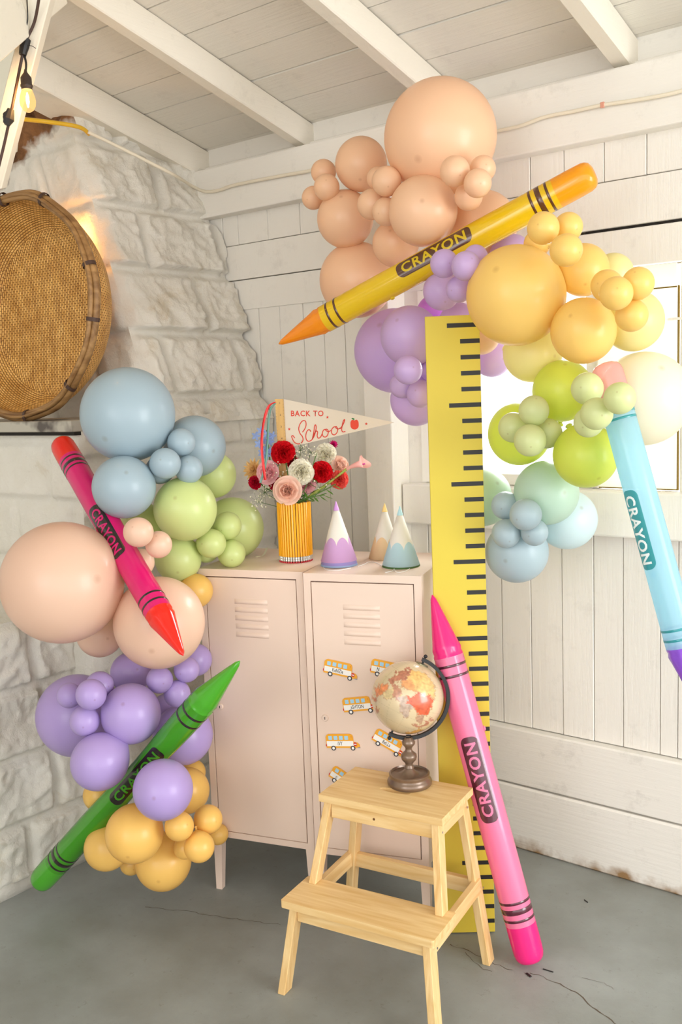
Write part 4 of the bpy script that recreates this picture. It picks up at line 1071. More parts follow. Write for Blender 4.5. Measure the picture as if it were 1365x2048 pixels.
def bloom_dahlia(bm, r, seed=0):
    rnd = random.Random(seed)
    for layer, (n, tilt_, ln) in enumerate(((12, 0, 1), (12, 16, .95), (11, 32, .85), (9, 50, .7), (7, 70, .5))):
        for k in range(n):
            a = 2*PI*(k+layer*.5)/n
            M_ = Matrix.Rotation(a, 4, 'Z') @ Matrix.Rotation(-R(tilt_), 4, 'Y')
            petal_sheet(bm, M_, r*.34, r*ln, .12, .02, 3, .35, 4, 5, rnd.random())
def flower(kind, px, py, dt, rpx, colkey, col, face, label, cat='flower', nm=None, seed=0):
    t_ = VD+dt; p = at(px, py, t_); r = rpx*t_/F_PX
    root = empty(nm or {'c': 'carnation', 'r': 'rose', 'd': 'dahlia'}[kind], VT-Vector((0, 0, .03)))
    tag(root, label, cat, 'flowers in the pencil vase')
    f = (-DV*face[2]+RV*face[0]+UV*face[1]).normalized()
    bm = bmesh.new(); {'c': bloom_carnation, 'r': bloom_rose, 'd': bloom_dahlia}[kind](bm, r, seed)
    Mx = Matrix.Translation(p-f*r*.35-root.location) @ f.to_track_quat('Z', 'Y').to_matrix().to_4x4()
    bmesh.ops.transform(bm, matrix=Mx, verts=bm.verts)
    link('bloom', bm, petal_mat(colkey, col), root, smooth=True)
    e_ = p-f*r*.5-root.location; s_ = Vector((random.uniform(-.02, .02), random.uniform(-.02, .02), 0))
    bm = bmesh.new(); tube(bm, catmull([s_, s_*1.3+Vector((0, 0, .035)), e_*.6+Vector((0, 0, .01)), e_-f*.012, e_], 4), .0022, 6); link('stem', bm, M_stem, root, smooth=True)
    bm = bmesh.new(); lathe(bm, [(.002, -.022), (.006, -.015), (.0075, 0)], 10, Matrix.Translation(e_) @ f.to_track_quat('Z', 'Y').to_matrix().to_4x4()); link('calyx', bm, M_stem, root, smooth=True)
    return root
RED, WHT, PCH, PNK, COR = (228, 22, 34), (255, 250, 232), (255, 222, 204), (252, 200, 204), (250, 104, 92)
flower('c', 565, 902, -.03, 25, 'red', RED, (-.2, .35, 1), 'red carnation right under the school pennant stick', seed=1)
flower('c', 647, 943, -.02, 23, 'red', RED, (.5, .1, 1), 'red carnation on the right side of the bouquet, right of the white one', seed=2)
flower('c', 603, 941, -.05, 27, 'ivory', WHT, (.05, .2, 1), 'white carnation in the middle of the bouquet', seed=3)
flower('c', 654, 905, .02, 23, 'ivory', WHT, (.3, .45, 1), 'white carnation under the lower edge of the pennant', seed=4)
flower('r', 575, 981, -.07, 31, 'peachpink', PCH, (-.05, -.05, 1), 'large peach rose resting on the front rim of the pencil vase', seed=5)
flower('r', 535, 945, -.02, 26, 'pink', PNK, (-.4, 0, 1), 'pink rose left of centre, behind the hanging red ribbon', seed=6)
flower('d', 503, 938, .02, 25, 'sand', (244, 204, 140), (-.7, .2, 1), 'sandy peach dahlia at the far left of the bouquet', seed=7)
flower('c', 508, 966, .0, 15, 'crimson', (206, 18, 50), (-.6, -.2, 1), 'small crimson carnation at the lower left of the bouquet', seed=8)
flower('c', 550, 969, .0, 15, 'crimson', (206, 18, 50), (-.2, -.3, 1), 'crimson carnation half hidden behind the large peach rose', seed=9)
flower('r', 681, 930, .03, 21, 'peachpink', PCH, (.7, .3, 1), 'peach rose behind the calla lily on the right', seed=10)
flower('c', 682, 960, .01, 20, 'coral', COR, (.6, -.2, 1), 'coral flower under the calla lily at the right of the bouquet', seed=11)
flower('c', 615, 970, .0, 20, 'pink', PNK, (.2, -.2, 1), 'pink flower tucked under the central white carnation', seed=12)
flower('c', 586, 922, .03, 14, 'crimson', (206, 18, 50), (0, .4, 1), 'small crimson flower peeking out between the red and white carnations', seed=13)
flower('d', 668, 888, .05, 10, 'fuchsia', (214, 30, 120), (.3, .4, 1), 'tiny fuchsia bud under the lower edge of the pennant', seed=14)
# calla lily
root = empty('calla_lily', VT-Vector((0, 0, .03))); tag(root, 'pink calla lily reaching out to the right of the bouquet', 'flower', 'flowers in the pencil vase')
c0, c1, c2 = at(655, 968, VD), at(694, 938, VD+.0), at(728, 928, VD-.02)
bm = bmesh.new(); tube(bm, catmull([Vector((0, 0, 0)), at(610, 1000, VD)-root.location, c0-root.location, c1-root.location], 6), .0042, 8); link('stem', bm, mat('calla_stem', srgb(158, 172, 74), .45), root, smooth=True)
bm = bmesh.new(); d = (c2-c1).normalized(); prev = None; sidev = d.cross(DV).normalized(); fr_ = d.cross(sidev)
for i in range(11):
    s = i/10; cen = c1.lerp(c2, s)-root.location+UV*.004*math.sin(s*PI); rr_ = .0045+.011*s**1.6; ring = []
    for k in range(20):
        a = 2*PI*k/20; flare = 1+(.9 if s > .85 else 0)*max(0, math.cos(a))**2
        ring.append(bm.verts.new(cen+(sidev*math.cos(a)*rr_*flare+fr_*math.sin(a)*rr_)+d*(.02*s*s*max(0, -math.sin(a+.6)))))
    if prev:
        for k in range(20): bm.faces.new((prev[k], prev[(k+1) % 20], ring[(k+1) % 20], ring[k]))
    prev = ring
link('spathe', bm, petal_mat('calla', (248, 196, 186)), root, smooth=True)
bm = bmesh.new(); tube(bm, [c1.lerp(c2, .3)-root.location, c2-root.location+d*.004], [.002, .003], 8); link('spadix', bm, petal_mat('callapink', (236, 120, 190)), root, smooth=True)
# delphinium
for pts_, lb in (([(512, 872), (522, 862), (528, 880), (518, 888), (536, 868), (540, 884), (531, 898), (546, 872)], 'pale blue delphinium at the upper left of the bouquet'),):
    root = empty('delphinium', VT-Vector((0, 0, .03))); tag(root, lb, 'flower', 'flowers in the pencil vase')
    e_ = at(534, 860, VD+.03)-root.location
    bm = bmesh.new(); tube(bm, catmull([Vector((0, 0, 0)), at(548, 960, VD+.03)-root.location, e_], 6), .002, 6); link('stem', bm, M_stem, root, smooth=True)
    for i, (x_, y_) in enumerate(pts_+[(524, 905), (540, 902), (533, 912)]):
        bm = bmesh.new(); rnd = random.Random(i); q = at(x_, y_, VD+.02+rnd.uniform(-.02, .02))-root.location
        f = (-DV+RV*rnd.uniform(-.6, .4)+UV*rnd.uniform(-.4, .5)).normalized()
        for k in range(5):
            petal_sheet(bm, Matrix.Translation(q) @ f.to_track_quat('Z', 'Y').to_matrix().to_4x4() @ Matrix.Rotation(2*PI*k/5, 4, 'Z'), .010, .0155, .2, .05, 4, .5, 4, 4, i*5+k)
        link('floret', bm, petal_mat('skyblue', (156, 178, 226)), root, smooth=True)
# leaves on stems at the lower right and centre
for i, (pth, lb) in enumerate((([(600, 1004), (640, 985), (672, 968)], 'leafy green sprig under the calla lily'), ([(595, 1005), (625, 994), (650, 990)], 'leafy green sprig over the right rim of the vase'), ([(590, 1000), (612, 975), (634, 905)], 'green stem with slim leaves beside the white carnations'))):
    root = empty('leafy_sprig', VT-Vector((0, 0, .03))); tag(root, lb, 'leaves', 'green sprigs in the pencil vase')
    P3 = [Vector((0, 0, 0))]+[at(x_, y_, VD-.02)-root.location for x_, y_ in pth]
    bm = bmesh.new(); cp = catmull(P3, 6); tube(bm, cp, .0018, 6); link('stem', bm, M_stem, root, smooth=True)
    rnd = random.Random(i+40)
    for k in range(9):
        q = cp[int(len(cp)*(.35+.07*k)) if int(len(cp)*(.35+.07*k)) < len(cp) else -1]
        f = (RV*rnd.uniform(.2, 1)+UV*rnd.uniform(-.8, .7)-DV*rnd.uniform(-.3, .5)).normalized()
        bm = bmesh.new(); petal_sheet(bm, Matrix.Translation(q) @ f.to_track_quat('X', 'Z').to_matrix().to_4x4(), .011, .034, .1, .03, 2, .1, 4, 6, k)
        link('leaf', bm, M_leaf, root, smooth=True)
# baby's breath: uncountable tiny blossoms
M_gyp = mat('tiny_white_blossom', srgb(246, 240, 214), .6, translucent=.2)
root = empty('babys_breath', VT-Vector((0, 0, .03))); tag(root, "baby's breath filling the gaps between the flowers of the bouquet", 'flowers', kind='stuff')
bms, bmf = bmesh.new(), bmesh.new(); rnd = random.Random(77)
for (cx, cy, sp_, n) in ((545, 940, 16, 34), (558, 930, 14, 26), (530, 985, 22, 34), (515, 1003, 14, 16), (600, 900, 22, 34), (622, 905, 14, 18), (590, 915, 16, 20), (640, 975, 16, 12), (565, 955, 12, 14)):
    hub = at(cx, cy, VD+.02)-root.location
    tube(bms, catmull([Vector((0, 0, 0)), hub*.5, hub], 3), .0009, 4)
    for k in range(n):
        q = at(cx+rnd.gauss(0, sp_*.55), cy+rnd.gauss(0, sp_*.55), VD+rnd.uniform(-.04, .04))-root.location
        tube(bms, [hub, q], .0004, 3); bmesh.ops.create_icosphere(bmf, subdivisions=1, radius=rnd.uniform(.0018, .0032), matrix=Matrix.Translation(q))
link('sprig_stems', bms, M_stem, root); link('blossoms', bmf, M_gyp, root)['kind'] = 'stuff'

# pennant on a wooden ruler stick
o1 = at(562, 850, VD+.0); fn = (CAM-o1); fn.z = 0; fn.normalize(); fn = Matrix.Rotation(R(-8), 3, 'Z') @ fn
fu = Vector((0, 0, 1)).cross(fn).normalized()
def fl(px, py): v = on_plane(px, py, o1, fn)-o1; return Vector((v.dot(fu), v.z))
flag = empty('school_pennant', o1); flag.matrix_world = frame_matrix(o1, fu, zpl, fn)
tag(flag, 'cream triangular pennant reading Back to School on a wooden ruler stick', 'pennant')
a, b, c_, d = fl(567, 798), fl(790, 845), fl(580, 896), fl(571, 798)
bm = bmesh.new(); prism(bm, [tuple(a), tuple(fl(574, 896)), tuple(b)][::1], 0, .0016); bmesh.ops.recalc_face_normals(bm, faces=bm.faces)
M_felt = mat('cream_felt', srgb(240, 228, 210), .9, translucent=.3, bump=.05, bump_scale=300); cloth = link('felt_triangle', bm, M_felt, flag)
bm = bmesh.new(); s0, s1 = fl(550.5, 798), fl(567.5, 798)
e0, e1 = fl(563, 1010), fl(580, 1010)
prism(bm, [tuple(e0), tuple(e1), tuple(s1), tuple(s0)], .001, .005); bmesh.ops.recalc_face_normals(bm, faces=bm.faces)
stick = link('wooden_ruler', bm, wood('ruler_wood', srgb(226, 184, 112), srgb(206, 160, 90), 'Y'), flag)
bm = bmesh.new()
for k in range(46):
    s = k/46; q0 = s0.lerp(e0, s*.62); q1 = s1.lerp(e1, s*.62); w_ = .0011 if k % 2 else .0019
    for q, sg in ((q0, 1), (q1, -1)):
        box(bm, min(q.x, q.x+sg*w_*1.6), max(q.x, q.x+sg*w_*1.6), q.y-.0003, q.y+.0003, .005, .0052)
for k, dg in enumerate('12345'):
    q = s0.lerp(e0, .03+k*.11)*.45+s1.lerp(e1, .03+k*.11)*.55; tb = text_bm(dg, .009, 0); bmesh.ops.translate(tb, vec=(q.x, q.y-.003, .0051), verts=tb.verts)
    me_ = bpy.data.meshes.new('t'); tb.to_mesh(me_); tb.free(); bm.from_mesh(me_)
link('ruler_ticks', bm, M_ink, stick)
M_rprint = mat('pennant_red_print', srgb(214, 58, 36), .7)
q0, q1 = fl(583, 833), fl(647, 822)
bm = text_bm('BACK TO', .02, 0, .0004, 1.15, .9); xs_ = [v.co.x for v in bm.verts]; w_ = max(xs_)-min(xs_); cx_ = (max(xs_)+min(xs_))/2; tw = (q1-q0).length
al = math.atan2((fl(647, 827)-fl(583, 827)).y, (fl(647, 827)-fl(583, 827)).x)
bmesh.ops.transform(bm, matrix=Matrix.Translation(((q0.x+q1.x)/2, (q0.y+q1.y)/2, .0019)) @ Matrix.Rotation(al, 4, 'Z') @ Matrix.Scale(tw/w_, 4) @ Matrix.Translation((-cx_, 0, 0)), verts=bm.verts)
link('lettering', bm, M_rprint, cloth)
k8 = 400/1365
def c8(x_, y_): return fl(470+x_*k8, 770+y_*k8)
STROKES = [[(462, 322), (478, 300), (487, 272), (482, 246), (463, 245), (445, 268), (437, 300), (446, 330), (462, 352), (466, 375), (455, 395), (432, 402), (410, 392), (396, 372), (389, 350), (398, 346), (410, 362)],
           [(520, 318), (508, 304), (493, 316), (485, 346), (490, 374), (506, 384), (528, 372), (545, 340), (556, 295), (552, 272), (545, 282), (540, 320), (530, 368)],
           [(532, 362), (545, 330), (558, 314), (566, 322), (563, 345), (569, 362), (585, 356), (598, 330)],
           [(625, 302), (608, 306), (598, 328), (604, 350), (622, 354), (636, 336), (638, 312), (627, 301), (622, 310), (640, 318), (656, 310)],
           [(692, 284), (674, 288), (661, 308), (664, 332), (680, 340), (697, 325), (702, 300), (693, 283), (690, 292), (706, 300), (722, 292)],
           [(718, 300), (736, 276), (750, 245), (749, 236), (741, 246), (733, 280), (730, 305), (738, 320), (756, 316)]]
bm = bmesh.new()
for stv in STROKES:
    pts = [Vector((c8(*q).x, c8(*q).y, .0022)) for q in stv]; cp = catmull(pts, 6)
    vv = []
    for i, p_ in enumerate(cp):
        dd_ = (cp[min(i+1, len(cp)-1)]-cp[max(i-1, 0)]); nn = Vector((-dd_.y, dd_.x, 0)).normalized()*.0015
        vv.append((bm.verts.new(p_+nn), bm.verts.new(p_-nn)))
    for x_, y_ in zip(vv, vv[1:]): bm.faces.new((x_[0], y_[0], y_[1], x_[1]))
link('script_lettering', bm, M_rprint, cloth)
bm = bmesh.new()
for sx_, sy_ in ((372, 301), (633, 220), (898, 265)):
    cc = c8(sx_, sy_); bm.faces.new([bm.verts.new((cc.x+(.0052 if i % 2 == 0 else .0022)*math.sin(2*PI*i/10), cc.y+(.0052 if i % 2 == 0 else .0022)*math.cos(2*PI*i/10), .0021)) for i in range(10)])
link('stars', bm, M_rprint, cloth)
cc = c8(818, 268); bm = bmesh.new()
bm.faces.new([bm.verts.new((cc.x+.0150*(1-.12*abs(math.cos(a))**6*(1 if math.sin(a) > 0 else 1))*math.cos(a), cc.y+.0165*(math.sin(a)-(.28*max(0, 1-abs(a-PI/2)/.5) if a < PI else 0)), .0021)) for a in [2*PI*i/40 for i in range(40)]])
ap = link('apple', bm, mat('apple_red_print', srgb(226, 70, 46), .7), cloth)
bm = bmesh.new(); bm.faces.new([bm.verts.new((cc.x-.001+x_*1.6, cc.y+.0125+y_*1.6, .0023)) for x_, y_ in ((0, 0), (-.003, .002), (-.0055, .0045), (-.002, .005), (.001, .003))]); link('apple_leaf', bm, mat('leaf_green_print', srgb(56, 130, 66), .7), ap)
# ribbons tied to the stick
def ribbon(nm, pxs, w, col, label, dt=0):
    bm = bmesh.new(); P3 = catmull([at(x_, y_, VD+dt) for x_, y_ in pxs], 8); vv = []
    for i, p_ in enumerate(P3):
        tw_ = R(30)*math.sin(i*.22); s = (RV*math.cos(tw_)+DV*math.sin(tw_))*w/2
        vv.append((bm.verts.new(p_-s), bm.verts.new(p_+s)))
    for x_, y_ in zip(vv, vv[1:]): bm.faces.new((x_[0], x_[1], y_[1], y_[0]))
    o = link(nm, bm, col, None, smooth=True); md = o.modifiers.new('solid', 'SOLIDIFY'); md.thickness = .0006
    tag(o, label, 'ribbon', 'ribbons hanging from the pennant stick'); return o
ribbon('ribbon', [(551, 804), (538, 812), (530, 835), (525, 865), (524, 900), (527, 930), (531, 960)], .0085, mat('red_ribbon', srgb(222, 30, 28), .35), 'long red ribbon hanging from the pennant stick', -.09)
ribbon('ribbon', [(551, 806), (541, 820), (537, 850), (535, 890), (531, 930), (521, 966)], .0075, mat('striped_teal_ribbon', srgb(108, 150, 136), .4), 'grey green ribbon hanging behind the red ribbon', -.075)

# paper party hats shaped like pencils
def make_hat(px, py, bpx, h, colr, tipc, label, cone_only=None, lift=0, r=.056, dz=0, dt=0):
    base = on_plane(px, py, (0, 0, ZT), zpl); v = base-CAM; v.z = 0; v.normalize(); base = base+v*(r+dt)
    t = empty('party_hat', base+Vector((0, 0, lift))); t.rotation_euler = (random.uniform(-.02, .02), random.uniform(-.03, .03), random.uniform(0, 6))
    tag(t, label, 'party hat', 'pencil party hats on the right locker')
    bm = bmesh.new(); lathe(bm, [(r, 0), (r*.5, h*.5), (r*.10, h*.9)], 48, caps=False)
    M_ = mat('paper_'+label.split()[0]+'_hat', srgb(*colr), .7, translucent=.25)
    if tipc:
        nt = M_.node_tree; N = nt.nodes; L = nt.links; p = N['Principled BSDF']
        tcn = N.new('ShaderNodeTexCoord'); sp = N.new('ShaderNodeSeparateXYZ'); L.new(tcn.outputs['Object'], sp.inputs[0])
        an = N.new('ShaderNodeMath'); an.operation = 'ARCTAN2'; L.new(sp.outputs['Y'], an.inputs[0]); L.new(sp.outputs['X'], an.inputs[1])
        mu = N.new('ShaderNodeMath'); mu.operation = 'MULTIPLY'; mu.inputs[1].default_value = 3.0; L.new(an.outputs[0], mu.inputs[0])
        si = N.new('ShaderNodeMath'); si.operation = 'SINE'; L.new(mu.outputs[0], si.inputs[0])
        ab = N.new('ShaderNodeMath'); ab.operation = 'ABSOLUTE'; L.new(si.outputs[0], ab.inputs[0])
        pw = N.new('ShaderNodeMath'); pw.operation = 'POWER'; pw.inputs[1].default_value = .5; L.new(ab.outputs[0], pw.inputs[0])
        ml = N.new('ShaderNodeMath'); ml.operation = 'MULTIPLY_ADD'; ml.inputs[1].default_value = h*.14; ml.inputs[2].default_value = h*.26; L.new(pw.outputs[0], ml.inputs[0])
        lt = N.new('ShaderNodeMath'); lt.operation = 'LESS_THAN'; L.new(sp.outputs['Z'], lt.inputs[0]); L.new(ml.outputs[0], lt.inputs[1])
        mx = N.new('ShaderNodeMix'); mx.data_type = 'RGBA'; L.new(lt.outputs[0], mx.inputs[0]); mx.inputs['A'].default_value = srgb(250, 244, 234); mx.inputs['B'].default_value = srgb(*colr)
        L.new(mx.outputs['Result'], p.inputs['Base Color'])
        for n_ in N:
            if n_.type == 'BSDF_TRANSLUCENT': L.new(mx.outputs['Result'], n_.inputs[0])
    o = link('cone', bm, M_, t, smooth=True); md = o.modifiers.new('solid', 'SOLIDIFY'); md.thickness = .0008
    if tipc:
        bm = bmesh.new(); lathe(bm, [(r*.16+.0006, h*.842), (r*.03, h*.985), (0, h)], 24, caps=False); link('lead_tip', bm, mat('tip_'+label.split()[0], srgb(*tipc), .6), t, smooth=True)
    return t
make_hat(679, 1137, 0, .184, (222, 176, 224), (206, 150, 216), 'orchid pink pencil party hat on top of its stack, beside the vase', lift=.016)
make_hat(679, 1137, 0, .150, (178, 164, 230), None, 'lavender party hat, middle of the stack under the orchid pink one', lift=.0075)
make_hat(679, 1137, 0, .150, (182, 204, 244), None, 'powder blue party hat at the bottom of the stack beside the vase', r=.0575, lift=.0005)
make_hat(803, 1139, 0, .178, (198, 228, 236), (180, 220, 232), 'pale blue pencil party hat on top of the front right stack', lift=.006, r=.057)
make_hat(803, 1139, 0, .150, (92, 132, 78), None, 'green party hat showing as a rim under the pale blue one', lift=.0005, r=.058)
make_hat(772, 1124, 0, .176, (246, 216, 170), (244, 212, 140), 'cream and apricot pencil party hat behind the pale blue stack', r=.054, lift=.0005, dt=.02)
M_el = mat('white_elastic', srgb(246, 244, 240), .5)
for pxs, lb in (([(645, 1128), (652, 1139), (676, 1141), (702, 1136)], 'thin white elastic cord lying before the orchid hat stack'), ([(716, 1133), (728, 1129), (738, 1124), (752, 1125), (764, 1131)], 'thin white elastic cord between the two hat stacks'), ([(771, 1145), (785, 1142), (789, 1137), (793, 1144), (810, 1143), (820, 1137)], 'curled white elastic cord before the pale blue hat stack')):
    bm = bmesh.new(); P3 = catmull([on_plane(x_, y_, (0, 0, ZT+.0015), zpl) for x_, y_ in pxs], 8)
    tube(bm, P3, .0009, 6); tag(link('elastic_cord', bm, M_el, None, smooth=True), lb, 'cord', 'hat elastics on the locker top')

# ---------------------------------------------------------------- woven basket on the mantel
M_weave = mat('woven_bamboo', srgb(196, 140, 66), .55, spec=.35)
nt = M_weave.node_tree; N = nt.nodes; L = nt.links; p = N['Principled BSDF']
uvn = N.new('ShaderNodeUVMap'); uvn.uv_map = 'UVMap'
br = N.new('ShaderNodeTexBrick'); br.offset = .5; br.inputs['Scale'].default_value = 1.0
br.inputs['Brick Width'].default_value = .017; br.inputs['Row Height'].default_value = .0085; br.inputs['Mortar Size'].default_value = .0016; br.inputs['Mortar Smooth'].default_value = .6; br.inputs['Bias'].default_value = 0
br.inputs['Color1'].default_value = srgb(238, 194, 120); br.inputs['Color2'].default_value = srgb(220, 170, 92); br.inputs['Mortar'].default_value = srgb(134, 88, 40)
L.new(uvn.outputs[0], br.inputs['Vector'])
n1 = N.new('ShaderNodeTexNoise'); n1.inputs['Scale'].default_value = 14; n1.inputs['Detail'].default_value = 4; L.new(uvn.outputs[0], n1.inputs['Vector'])
rp = N.new('ShaderNodeValToRGB'); e = rp.color_ramp.elements; e[0].position = .3; e[0].color = (.78, .66, .5, 1); e[1].position = .68; e[1].color = (1.15, 1.12, 1.05, 1); L.new(n1.outputs['Fac'], rp.inputs[0])
mx = N.new('ShaderNodeMix'); mx.data_type = 'RGBA'; mx.blend_type = 'MULTIPLY'; mx.inputs[0].default_value = 1; L.new(br.outputs['Color'], mx.inputs['A']); L.new(rp.outputs[0], mx.inputs['B']); L.new(mx.outputs['Result'], p.inputs['Base Color'])
bp = N.new('ShaderNodeBump'); bp.inputs['Strength'].default_value = .8; bp.inputs['Distance'].default_value = .003; bp.invert = True; L.new(br.outputs['Fac'], bp.inputs['Height']); L.new(bp.outputs[0], p.inputs['Normal'])
RB = .385
bc = Vector((-2.60-RB, 1.985, 1.534+RB+.006)); bk = empty('round_basket', bc)
bn = (Vector((.10, -1, .06))).normalized(); bx = Vector((0, 0, 1)).cross(bn).normalized(); bz = bn.cross(bx)
bk.matrix_world = frame_matrix(bc, bx, bz, bn)
tag(bk, 'large round woven bamboo basket standing on edge on the chimney mantel', 'basket')
bm = bmesh.new(); uvl = bm.loops.layers.uv.new('UVMap')
prof = [(0, -.165)]+[(r_, -.165+.010*(r_/.29)**4) for r_ in (.05, .1, .15, .2, .24, .27)]+[(.295, -.148), (.318, -.128), (.338, -.10), (.355, -.07), (.368, -.035), (.375, -.005)]
NB = 120; rings = []
ln = 0; lens = [0]
for a, b in zip(prof, prof[1:]): ln += math.dist(a, b); lens.append(ln)
for r_, z in prof: rings.append([bm.verts.new((r_*math.cos(2*PI*i/NB), r_*math.sin(2*PI*i/NB), z)) for i in range(NB)] if r_ > 0 else [bm.verts.new((0, 0, z))])
for ri in range(len(rings)-1):
    a, b = rings[ri], rings[ri+1]
    for i in range(NB):
        j = (i+1) % NB
        f = bm.faces.new((a[0], b[i], b[j])) if len(a) == 1 else bm.faces.new((a[i], b[i], b[j], a[j]))
        for lp in f.loops:
            co = lp.vert.co
            if ri < 7: lp[uvl].uv = (co.y, co.x)
            else:
                k_ = ri if lp.vert in a else ri+1; ii = i if lp.vert in (a[i], b[i]) else i+1
                lp[uvl].uv = (2*PI*ii/NB*.37, lens[k_])
o = link('woven_shell', bm, M_weave, bk, smooth=True); md = o.modifiers.new('solid', 'SOLIDIFY'); md.thickness = .006
M_cane = wood('split_cane_rim', srgb(172, 132, 82), srgb(120, 84, 46), 'X', .6, .5)
for rr_, rt, zz in ((.371, .0125, .004), (.386, .0135, -.004), (.379, .009, .014)):
    bm = bmesh.new(); n = 96; prev = None; first = None
    for i in range(n):
        a = 2*PI*i/n; rw = rr_+.003*math.sin(5*a+rr_*50)+.002*math.sin(11*a); c_ = Vector((rw*math.cos(a), rw*math.sin(a), zz+.002*math.sin(7*a)))
        e_ = Vector((math.cos(a), math.sin(a), 0)); ring = [bm.verts.new(c_+e_*math.cos(2*PI*k/8)*rt*.8+Vector((0, 0, 1))*math.sin(2*PI*k/8)*rt) for k in range(8)]
        if prev:
            for k in range(8): bm.faces.new((prev[k], prev[(k+1) % 8], ring[(k+1) % 8], ring[k]))
        else: first = ring
        prev = ring
    for k in range(8): bm.faces.new((prev[k], prev[(k+1) % 8], first[(k+1) % 8], first[k]))
    bmesh.ops.recalc_face_normals(bm, faces=bm.faces); link('rim_cane', bm, M_cane, bk, smooth=True)
M_tie = mat('dark_rim_tie', srgb(70, 46, 34), .6)
for a in (98, 66, 17, -10, -47, -84, -120, 140, 175, -160):
    bm = bmesh.new(); e_ = Vector((math.cos(R(a)), math.sin(R(a)), 0)); tn = Vector((-e_.y, e_.x, 0)); vv = []
    for k in range(14):
        th = 2*PI*k/14; q = e_*(.379+.024*math.cos(th))+Vector((0, 0, .003+.021*math.sin(th))); vv.append((bm.verts.new(q-tn*.0065), bm.verts.new(q+tn*.0065)))
    for k in range(14): x_, y_ = vv[k], vv[(k+1) % 14]; bm.faces.new((x_[0], x_[1], y_[1], y_[0]))
    o = link('rim_tie', bm, M_tie, bk); md = o.modifiers.new('solid', 'SOLIDIFY'); md.thickness = .002

# ---------------------------------------------------------------- upper left corner: brace, string light, cables
M_brace = painted_wood('brace_paint', srgb(234, 226, 208), 'Z', dirt=.15)
def plank(nm, p0, p1, w, th, label, mt=None, wdir=None):
    p0, p1 = Vector(p0), Vector(p1); d = (p1-p0); ln_ = d.length; d.normalize(); wv = Vector(wdir) if wdir is not None else RV; wv = (wv-d*wv.dot(d)).normalized(); nv = d.cross(wv)
    bm = bbox(-w/2, w/2, -th/2, th/2, 0, ln_, .003, 1); o = link(nm, bm, mt or M_brace); o.matrix_world = frame_matrix(p0, wv, nv, d); tag(o, label, None, None, 'structure'); return o
plank('diagonal_brace', at(-12, 370, 2.75), at(98, -60, 2.55), .058, .05, 'white diagonal brace board behind the string light bulb')
plank('wall_panel_board', at(5, 300, 3.0), at(30, -20, 3.0), .085, .03, 'pale board standing behind the string light cable', mat('pale_green_white_board', srgb(214, 208, 188), .6))  # one even pale green-white board colour
plank('tie_beam', at(-160, 150, 2.2), at(88, -42, 2.75), .14, .10, 'pale ceiling beam crossing the upper left corner', None, UV)
# festoon cable with one lit bulb
cab = [at(82, -30, 2.5), at(70, 40, 2.56), at(52, 82, 2.58), at(45, 110, 2.58), at(33, 170, 2.6), at(22, 225, 2.62), at(8, 290, 2.66), at(-12, 370, 2.7)]
bm = bmesh.new(); tube(bm, catmull(cab, 8), .0042, 8); sl = link('string_light_cable', bm, mat('brown_cable', srgb(70, 50, 42), .5), None, smooth=True)
tag(sl, 'dark string light cable hanging down the upper left edge', 'cable')
bm = bmesh.new(); tube(bm, [at(54, 78, 2.575), at(49, 92, 2.575), at(45, 110, 2.575)], [.011, .013, .010], 10); link('socket_tap', bm, M_black, sl)
bm = bmesh.new(); tube(bm, [at(22, 218, 2.615), at(17, 238, 2.62), at(14, 250, 2.62)], [.009, .016, .008], 8)
for k in range(10):
    q = at(17+random.uniform(-6, 6), 236+random.uniform(-9, 9), 2.62); bmesh.ops.create_icosphere(bm, subdivisions=1, radius=.008, matrix=Matrix.Translation(q))
link('tape_knot', bm, M_black, sl)
bm = bmesh.new(); tube(bm, catmull([at(53, -20, 2.5), at(55, 20, 2.55), at(55, 42, 2.56), at(50, 64, 2.57)], 6), .0016, 6); link('tie_wire', bm, M_black, sl)
bm = bmesh.new(); tube(bm, [at(31, 71, 2.56), at(42, 80, 2.56)], .0012, 5); tube(bm, catmull([at(55, 91, 2.56), at(64, 92, 2.55), at(72, 97, 2.55)], 4), .0009, 5); link('zip_tie_end', bm, M_black, sl)
bt = 2.58; bp0 = at(51, 143, bt); bulb = empty('string_light_bulb', bp0); tag(bulb, 'glowing clear filament bulb hanging from the string light cable', 'light bulb')
bm = bmesh.new(); tube(bm, catmull([at(47, 106, bt)-bp0, at(52, 125, bt)-bp0, at(51.5, 143, bt)-bp0], 5), .003, 8); link('lead', bm, M_black, bulb, smooth=True)
k_ = bt/F_PX; down = Matrix.Rotation(PI, 4, 'X')
bm = bmesh.new(); lathe(bm, [(.003, -4*k_), (.005, 2*k_), (.011, 8*k_), (.0145, 12*k_), (.0145, 24*k_), (.0165, 26*k_), (.0165, 29*k_), (.0145, 31*k_), (.0145, 35*k_)], 24, down); link('socket', bm, mat('dark_bakelite', srgb(60, 48, 40), .5, bump=.3, bump_scale=200), bulb, angle=40)
M_bulb = bpy.data.materials.new('lit_bulb_glass'); M_bulb.use_nodes = True
nt = M_bulb.node_tree; N = nt.nodes; L = nt.links; N.remove(N['Principled BSDF'])
em = N.new('ShaderNodeEmission'); em.inputs[0].default_value = (1, .62, .25, 1); em.inputs[1].default_value = 1.5; tp = N.new('ShaderNodeBsdfTransparent'); tp.inputs[0].default_value = (1, .85, .6, 1)
ms = N.new('ShaderNodeMixShader'); ms.inputs[0].default_value = .5; L.new(em.outputs[0], ms.inputs[1]); L.new(tp.outputs[0], ms.inputs[2]); L.new(ms.outputs[0], N['Material Output'].inputs[0])
